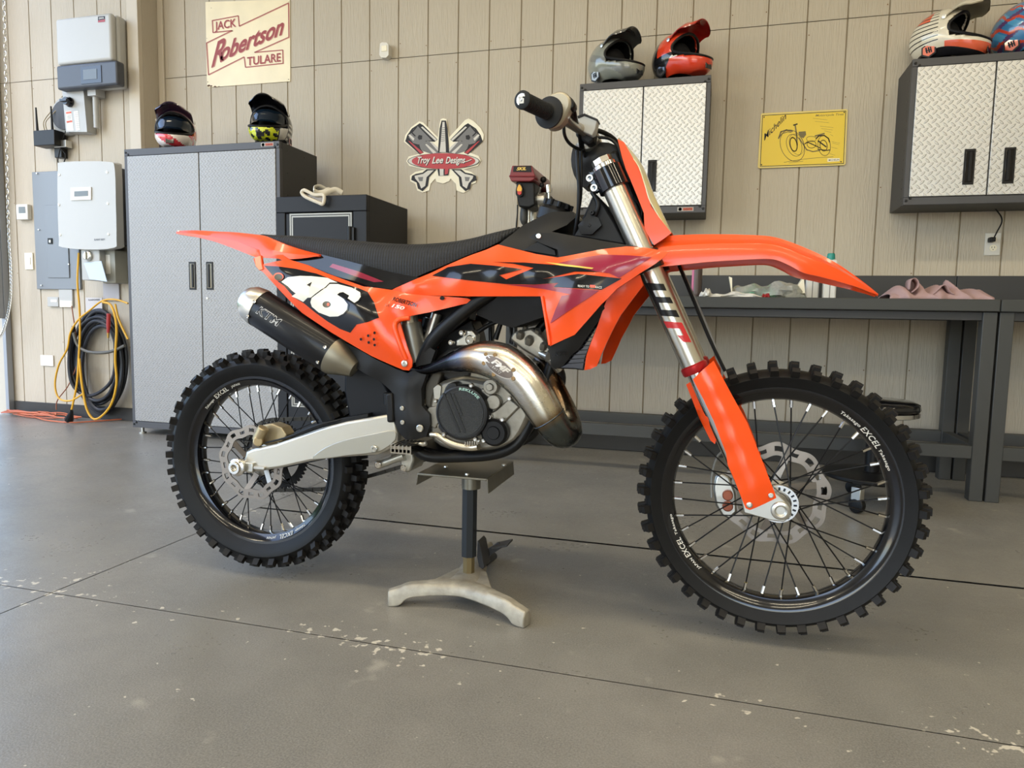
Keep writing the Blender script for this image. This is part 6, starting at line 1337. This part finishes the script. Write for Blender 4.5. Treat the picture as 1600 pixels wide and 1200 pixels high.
panel('shroud', So, [], [O, KG, MG, YG, WG, O2], th=.006, step=.013, dsurf=S2, decals=[(mg3, 2), (blk, 1), (mg1, 2), (mg2, 2), (lamp_streak, 3), (f4([(1140, 350), (1168, 352), (1168, 366), (1140, 364)]), 5)],
      texts=(('READY TO', (903.5, 448.4), (921, 449.6), (0, -3.4), 4, dict(off=.01)), ('RACE', (931, 450.2), (941, 451), (0, -3.4), 4, dict(off=.01))))
# crease ridges on the shroud
stube('shroud_edge', [(847, 463, .157, .004), (854, 505, .168, .004), (859, 539, .171, .004)], O, n=8)
# ------------------------------------------------------------------ front fork
def fork(s):
    # axis of one fork leg, s = +1 near, -1 far
    T = B(938, 246, .095); Bt = B(1178, 782, .095); T = Vector((T.x, YC-s*.095, T.z)); Bt = Vector((Bt.x, YC-s*.095, Bt.z)); D = (Bt-T).normalized()
    def A(t): return T+(Bt-T)*t
    tt = 0.62
    U = mat('satin_fork_tube', (208, 204, 192), .27, .95, bump=.1, bscale=30, bdist=.0003, stretch=(8, 8, 1)) if s > 0 else bpy.data.materials['satin_fork_tube']
    f = MB(); f.cyl(A(.03), A(tt), .0285, n=40, mi=0)
    if s > 0:
        def mpc(px, py, l=.0006):
            d_ = FWD+RT*((px-800)/F_PX)-UP*((py-600)/F_PX); o = CAM-T; dp = d_-D*d_.dot(D); op = o-D*o.dot(D); a = dp.dot(dp); b = 2*dp.dot(op); c = op.dot(op)-(.0285+l)**2; q = b*b-4*a*c
            t = (-b-sqrt(max(q, 0)))/(2*a); return CAM+d_*t
        g6_ = lambda L_: [(980+a/4, 340+b/4) for a, b in L_]
        def pat(poly, mi):
            v2, f2, _ = fill2d(g6_(poly), 1.8); f.add([mpc(x, y) for x, y in v2], f2, mi)
        pat([(112, 408), (228, 414), (246, 455), (158, 455), (178, 495), (268, 497), (288, 535), (196, 532), (212, 576), (306, 578), (328, 622), (212, 614)], 1)
        pat([(226, 648), (342, 656), (402, 778), (352, 778), (312, 736), (352, 736), (330, 694), (250, 690)], 2)
    o = f.build('fork_upper_tube', [U, mat('fork_black_print', (22, 22, 24), .3), mat('fork_red_print', (190, 40, 44), .3)], bike, ang=40)
    for t0, t1 in ((.035, .095), (.285, .335)):
        q = MB(); q.cyl(A(t0), A(t1), .037, n=32); q.build('fork_clamp', M['black_gloss'], bike, bevel=.002)
    q = MB(); q.lathe([(.026, 0), (.026, .022), (.018, .026), (0, .026)], A(.03), -D, 8); q.lathe([(.030, 0), (.030, .010), (.028, .012)], A(.035), -D, 32); q.build('fork_cap', M['chrome'], bike)
    q = MB(); q.lathe([(.0285, -.012), (.0325, -.008), (.0325, .006), (.030, .010), (.026, .010)], A(tt), D, 32); q.build('fork_seal', mat('red_anodised_seal', (176, 32, 36), .3, .5) if s > 0 else bpy.data.materials['red_anodised_seal'], bike)
    q = MB(); q.cyl(A(tt), A(.97), .0235, n=28); q.build('fork_inner_tube', M['chrome'], bike)
    q = MB(); ax = Vector((.163, YC-s*.095, .366)); lug = [A(.955)+Vector((-.022, 0, .01)), A(.95)+Vector((.028, 0, .018)), ax+Vector((.004, 0, .027)), ax+Vector((.024, 0, .008)), ax+Vector((.024, 0, -.012)), ax+Vector((.008, 0, -.027)), ax+Vector((-.02, 0, -.026)), A(1.02)+Vector((-.03, 0, -.01))]
    q.prism([Vector((p.x, YC-s*.118, p.z)) for p in lug], (0, s*.048, 0)); q.lathe([(.022, 0), (.022, .006), (.012, .008), (.012, .003), (0, .003)], (ax.x, YC-s*.118, ax.z), (0, -s, 0), 24); q.build('axle_lug', M['silver'], bike, bevel=.003)
    return A, D
A_, D_ = fork(1); fork(-1)
mb = MB(); mb.cyl((.163, YC-.12, .366), (.163, YC+.12, .366), .011, n=16); mb.build('front_axle', M['silver'], bike)
mb = MB(); mb.obox(A_(.065)+Vector((-.036, 0, -.008)), D_*.022, (0, .012, 0), D_.cross(Vector((0, 1, 0)))*.008, 0)
for k in (-1, 1): p = A_(.065)+Vector((-.042, 0, -.01))+D_*.013*k; mb.lathe([(.0085, -.02), (.0085, .018), (.005, .018), (.005, .01), (0, .01)], p, (0, -1, 0), 14, 1)
mb.build('clamp_bolts', [M['black_gloss'], M['silver']], bike)
gl = [(1082.6, 593), (1098, 622), (1115, 657.5), (1134.5, 708), (1137, 726), (1148, 751), (1165, 794)]; gr = [(1115, 563.5), (1121, 575), (1143, 616), (1168, 661), (1188, 712), (1211, 771), (1213, 778)]
gd = [(1082.6, 593, .126), (1098, 578, .132), (1115, 563.5, .122)]+[(x, y, .120) for x, y in gr[1:]]+[(1193, 788, .127), (1172, 797, .127)]+[(x, y, .126) for x, y in gl[:0:-1]]
gp_, _ = panel('fork_guard', gd, [(1082.6+(1165-1082.6)*t+18, 593+(794-593)*t-6, .136) for t in (.12, .3, .5, .7, .88)]+[(1115+(1211-1115)*t-10, 563.5+(771-563.5)*t+6, .132) for t in (.12, .3, .5, .7, .88)], [O], th=.004, step=.012)
mb = MB(); bolt(mb, 1171, 789, .132, .007, .003); bolt(mb, 1204.5, 774, .128, .006, .003); mb.build('guard_bolt', M['silver'], gp_)
panel('fork_guard_rear', [(1072, 601, .09), (1080, 596, .10), (1100, 635, .10), (1119, 686, .10), (1117, 694, .095), (1110, 688, .09), (1092, 652, .08)], [(1098, 650, .10)], [O2], th=.004)
# front brake caliper (far side) and hoses
def far(p, off=-.075): return B(p[0], p[1], off)
sprism('front_brake_caliper', [(1118, 745), (1128, 738), (1140, 745), (1150, 770), (1152, 800), (1140, 812), (1128, 806), (1118, 790), (1114, 765)], -.045, -.10, M['silver'], bevel=.006)
mb = MB()
for y in (773, 790): mb.lathe([(.0135, 0), (.0135, .01), (.011, .012), (0, .012)], B(1137, y, -.045), (0, -1, 0), 20)
mb.build('caliper_piston', mat('copper_piston', (150, 84, 62), .4, .5), bike)
stube('front_brake_hose', [(1112, 778, -.08, .003), (1112, 745, -.09, .003), (1120, 715, -.10, .003), (1135, 690, -.10, .003), (1120, 620, -.105, .0035), (1128, 575, -.11, .0035), (1100, 500, -.11, .004), (1062, 416, -.10, .004), (1040, 380, -.08, .004)], mat('hose_translucent', (150, 150, 146), .3))
mb = MB(); curve_tube(mb, [(*B(x, y, -.06), .0045) for x, y in ((1061, 415), (1084, 470), (1108, 528), (1133, 580))], 4, 8); mb.build('brake_line', K, bike)
# triple clamp core and steering head
sprism('triple_clamp', [(918, 268), (945, 262), (965, 270), (958, 284), (930, 288)], .10, -.10, M['black_gloss'], bevel=.004)
sprism('lower_triple_clamp', [(978, 366), (1005, 362), (1022, 372), (1024, 384), (990, 386)], .10, -.10, M['black_gloss'], bevel=.004)
sprism('steering_head', [(925, 240), (965, 232), (978, 260), (1005, 330), (1018, 378), (985, 385), (945, 290)], .045, -.045, K, bevel=.01)
sprism('air_duct', [(895, 370), (908, 345), (928, 300), (940, 312), (960, 345), (980, 384), (930, 376)], .08, -.08, GP, bevel=.006)
panel('duct_flap', [(903, 352, .10), (918, 335, .10), (935, 340, .10), (940, 352, .10), (925, 366, .10), (908, 366, .10)], [(920, 352, .104)], [K], th=.01)
mb = MB(); bolt(mb, 926, 333, .10, .006, .012); bolt(mb, 921, 352, .104, .004, .003); mb.build('fastener', K, bike)
# ------------------------------------------------------------------ front fender
fs_ = [(1012, 383, 418, .100, .02), (1030, 372, 417, .105, .02), (1050, 368, 415, .105, .02), (1080, 366.5, 412, .104, .02), (1110, 366, 409, .102, .02), (1150, 366.5, 406.5, .10, .02), (1190, 368, 404.5, .098, .02), (1212, 371, 406, .096, .018), (1232, 377, 414, .096, .016), (1255, 386, 426, .095, .014), (1280, 397, 432, .088, .012), (1310, 413, 440, .076, .010), (1340, 434, 449, .058, .008), (1360, 449, 457, .038, .006), (1372, 459, 461, .022, .003)]
mb = MB(); secs = []
for px, yt, yb, w_, cr_ in [tuple(float(q) for q in c) for c in cr(fs_, 5)]:
    T = B(px, yt, w_*.55); Bo = B(px, yb, w_); x = (T.x+Bo.x)/2; dzz = T.z-Bo.z; s = []; ins = min(.004, w_*.3)
    top = [(-1.0, 0), (-1.0, .30), (-.93, .62), (-.74, .80), (-.60, .84), (-.55, 1.0), (0, 1.02), (.55, 1.0), (.60, .84), (.74, .80), (.93, .62), (1.0, .30), (1.0, 0)]
    for u, v in top: s.append(Vector((x+(T.x-Bo.x)*(v-.5)*1.0, YC+u*w_, Bo.z+dzz*v)))
    for u, v in top[::-1]: s.append(Vector((x+(T.x-Bo.x)*(v-.5)*1.0, YC+u*(w_-ins)*.99, Bo.z+dzz*v-(ins if v > .01 else 0))))
    secs.append(s)
mb.loft(secs); mb.build('front_fender', O, bike, ang=28)
# ------------------------------------------------------------------ number plate
npc = [(x, y, .085+.02*(y-217)/165) for x, y in ((965, 217.5), (975, 222), (988, 245), (998, 262), (1012, 300), (1017, 322), (1030, 340), (1049, 364), (1036, 374), (1022, 383), (1014, 370), (1007, 358), (1006, 333), (995, 305), (985, 281), (978, 265), (972, 246))]
panel('number_plate_side', npc, [], [O], th=.006, step=.011)
mb = MB(); secs = []
for (nx, ny), (cx_, cy_), w_ in (((967, 219), (969, 217), .06), ((982, 238), (989, 238), .08), ((998, 259), (1006, 262), .095), ((1008, 288), (1019, 296), .10), ((1018, 318), (1033, 328), .10), ((1047, 364), (1051, 365), .095)):
    q = B(nx, ny, w_); p = B(cx_, cy_, 0); s = []
    for t_ in (0, -.002):
        r_ = range(13) if t_ == 0 else range(12, -1, -1)
        for j in r_:
            u = -1+2*j/12; k = abs(u)**2; s.append(Vector((p.x+(q.x-p.x)*k+t_, YC+u*w_, p.z+(q.z-p.z)*k)))
    secs.append(s)
mb.loft([[Vector(p) for p in c] for c in zip(*[[tuple(float(v) for v in p) for p in cr([tuple(s[j]) for s in secs], 4)] for j in range(26)])])
mb.build('number_plate', [mat('plate_cream', (226, 218, 176), .25, coat=.5)], bike, ang=50)
# ------------------------------------------------------------------ handlebar and controls
BAR = mat('brushed_bar_alloy', (196, 186, 172), .3, .9)
hb = [(B(930, 215, 0), 0), (B(922, 212, .06), 0), (B(905, 201, .12), 0), (B(882, 187, .21), 0), (B(858, 176, .29), 0), (B(834, 164.5, .35), 0), (B(815, 155.5, .398), 0)]
hp_ = [tuple(p[0]) for p in hb]; path = [(2*0+x, 2*YC-y, z) for x, y, z in hp_[::-1]][:-1]+hp_
mb = MB(); mb.tube([p for p in cr(path, 6)], .0125, 16); mb.build('handlebar', BAR, bike, ang=60)
for s in (1, -1):
    def mm(p): return Vector((p.x, YC+s*(p.y-YC), p.z))
    g0, g1 = mm(hb[6][0]), mm(B(859, 176.5, .285)); dd = (g1-g0).normalized(); mb = MB()
    Lg = (g1-g0).length; prof = [(0, 0), (.0165, 0), (.019, .002), (.019, .008)]
    k = .010
    while k < Lg-.012: prof += [(.0175, k), (.0175, k+.003), (.0162, k+.0036), (.0162, k+.0056)]; k += .006
    prof += [(.0175, Lg-.010), (.020, Lg-.008), (.034, Lg-.006), (.034, Lg-.001), (.020, Lg+.002), (0, Lg+.002)]
    mb.lathe(prof, g0, dd, 32, 0)
    e1 = Vector((1, 0, 0)); e1 = (e1-dd*e1.dot(dd)).normalized(); e2 = dd.cross(e1); e2 = e2 if e2.z > 0 else -e2
    R_ = mb
    # maker's mark on the grip end: open square with a dot
    ca = g0-dd*.0006
    for (u0, u1, v0, v1) in ((-.007, -.003, -.008, .006), (-.007, .004, -.008, -.004), (-.007, .003, .003, .007), (.002, .006, -.008, .002), (.005, .008, .005, .008)):
        c2_ = ca+e1*(u0+u1)/2+e2*(v0+v1)/2; mb.obox(c2_, e1*(u1-u0)/2, e2*(v1-v0)/2, dd*.0004, 1)
    mb.build('grip', [mat('grip_rubber', (26, 27, 28), .6), M['white']], bike, ang=40)
# throttle housing, levers
sprism('throttle_housing', [(856, 152), (864, 144), (878, 142), (889, 149), (892, 162), (887, 176), (876, 194), (862, 200), (852, 195), (856, 175)], .262, .225, mat('housing_grey', (170, 162, 144), .4, .6), bevel=.006, smooth=3)
sprism('throttle_cable_guide', [(880, 146), (890, 150), (898, 160), (896, 170), (884, 168)], .255, .225, K, bevel=.004, smooth=2)
for pts in ([(888, 164, .24, .004), (893, 178, .22, .004), (898, 190, .18, .004), (904, 205, .12, .004), (908, 240, .06, .004)], [(896, 165, .24, .004), (899, 180, .21, .004), (902, 195, .15, .004), (908, 215, .09, .004), (914, 245, .05, .004)], [(881, 195, .20, .004), (882, 210, .19, .004), (888, 222, .16, .004), (898, 230, .11, .004), (912, 236, .06, .004)], [(902, 236, .09, .005), (903, 265, .10, .005), (905, 300, .10, .005), (903, 335, .09, .005), (897, 372, .07, .005)], [(908, 236, .08, .004), (908, 270, .09, .004), (907, 310, .09, .004), (901, 345, .08, .004), (898, 374, .07, .004)], [(925, 300, .09, .006), (935, 320, .10, .006), (925, 345, .09, .006), (905, 365, .07, .006)]): stube('cable', pts, K, n=8)
sprism('master_cylinder', [(903, 183), (913, 178), (933, 187), (930, 202), (925, 212), (905, 203)], .12, .085, M['boxgrey'], bevel=.002); sprism('master_cylinder_lid', [(902, 181), (913, 177), (934, 186), (933, 189), (913, 181), (903, 185)], .122, .083, K, bevel=.001)
sprism('switch_block', [(897, 198), (906, 194), (930, 206), (927, 220), (918, 226), (900, 212)], .10, .055, K, bevel=.005)
stube('brake_lever', [(905, 200, .15, .006), (894, 190, .20, .0055), (888, 182, .24, .005)], M['silver'], mirror=True, flat=.6)
stube('bar_clamp', [(904, 221, .06, .012), (912, 227, .055, .016), (922, 225, .05, .016), (931, 216, .045, .014)], M['silver'])
stube('bar_clamp', [(904, 221, -.04, .012), (912, 227, -.045, .016), (922, 225, -.05, .016), (931, 216, -.055, .014)], M['silver'])
panel('bar_mount', [(893, 240, .04), (898, 228, .04), (912, 226, .04), (940, 222, .04), (960, 226, .04), (968, 240, .04), (950, 262, .04), (930, 270, .04), (918, 292, .04), (902, 284, .04), (893, 260, .04)], [(925, 245, .055)], [K], mode='body', smooth=2)
stube('crossbar_cable', [(930, 203, .04, .006), (945, 208, .0, .006), (960, 218, -.04, .006), (970, 235, -.05, .006), (975, 262, -.04, .005), (985, 300, .03, .005), (1002, 325, .06, .003), (1000, 345, .06, .003)], K)
stube('crossbar_cable', [(925, 215, .05, .004), (950, 216, .05, .004), (965, 228, .06, .004), (972, 250, .06, .004), (984, 285, .06, .004)], K)
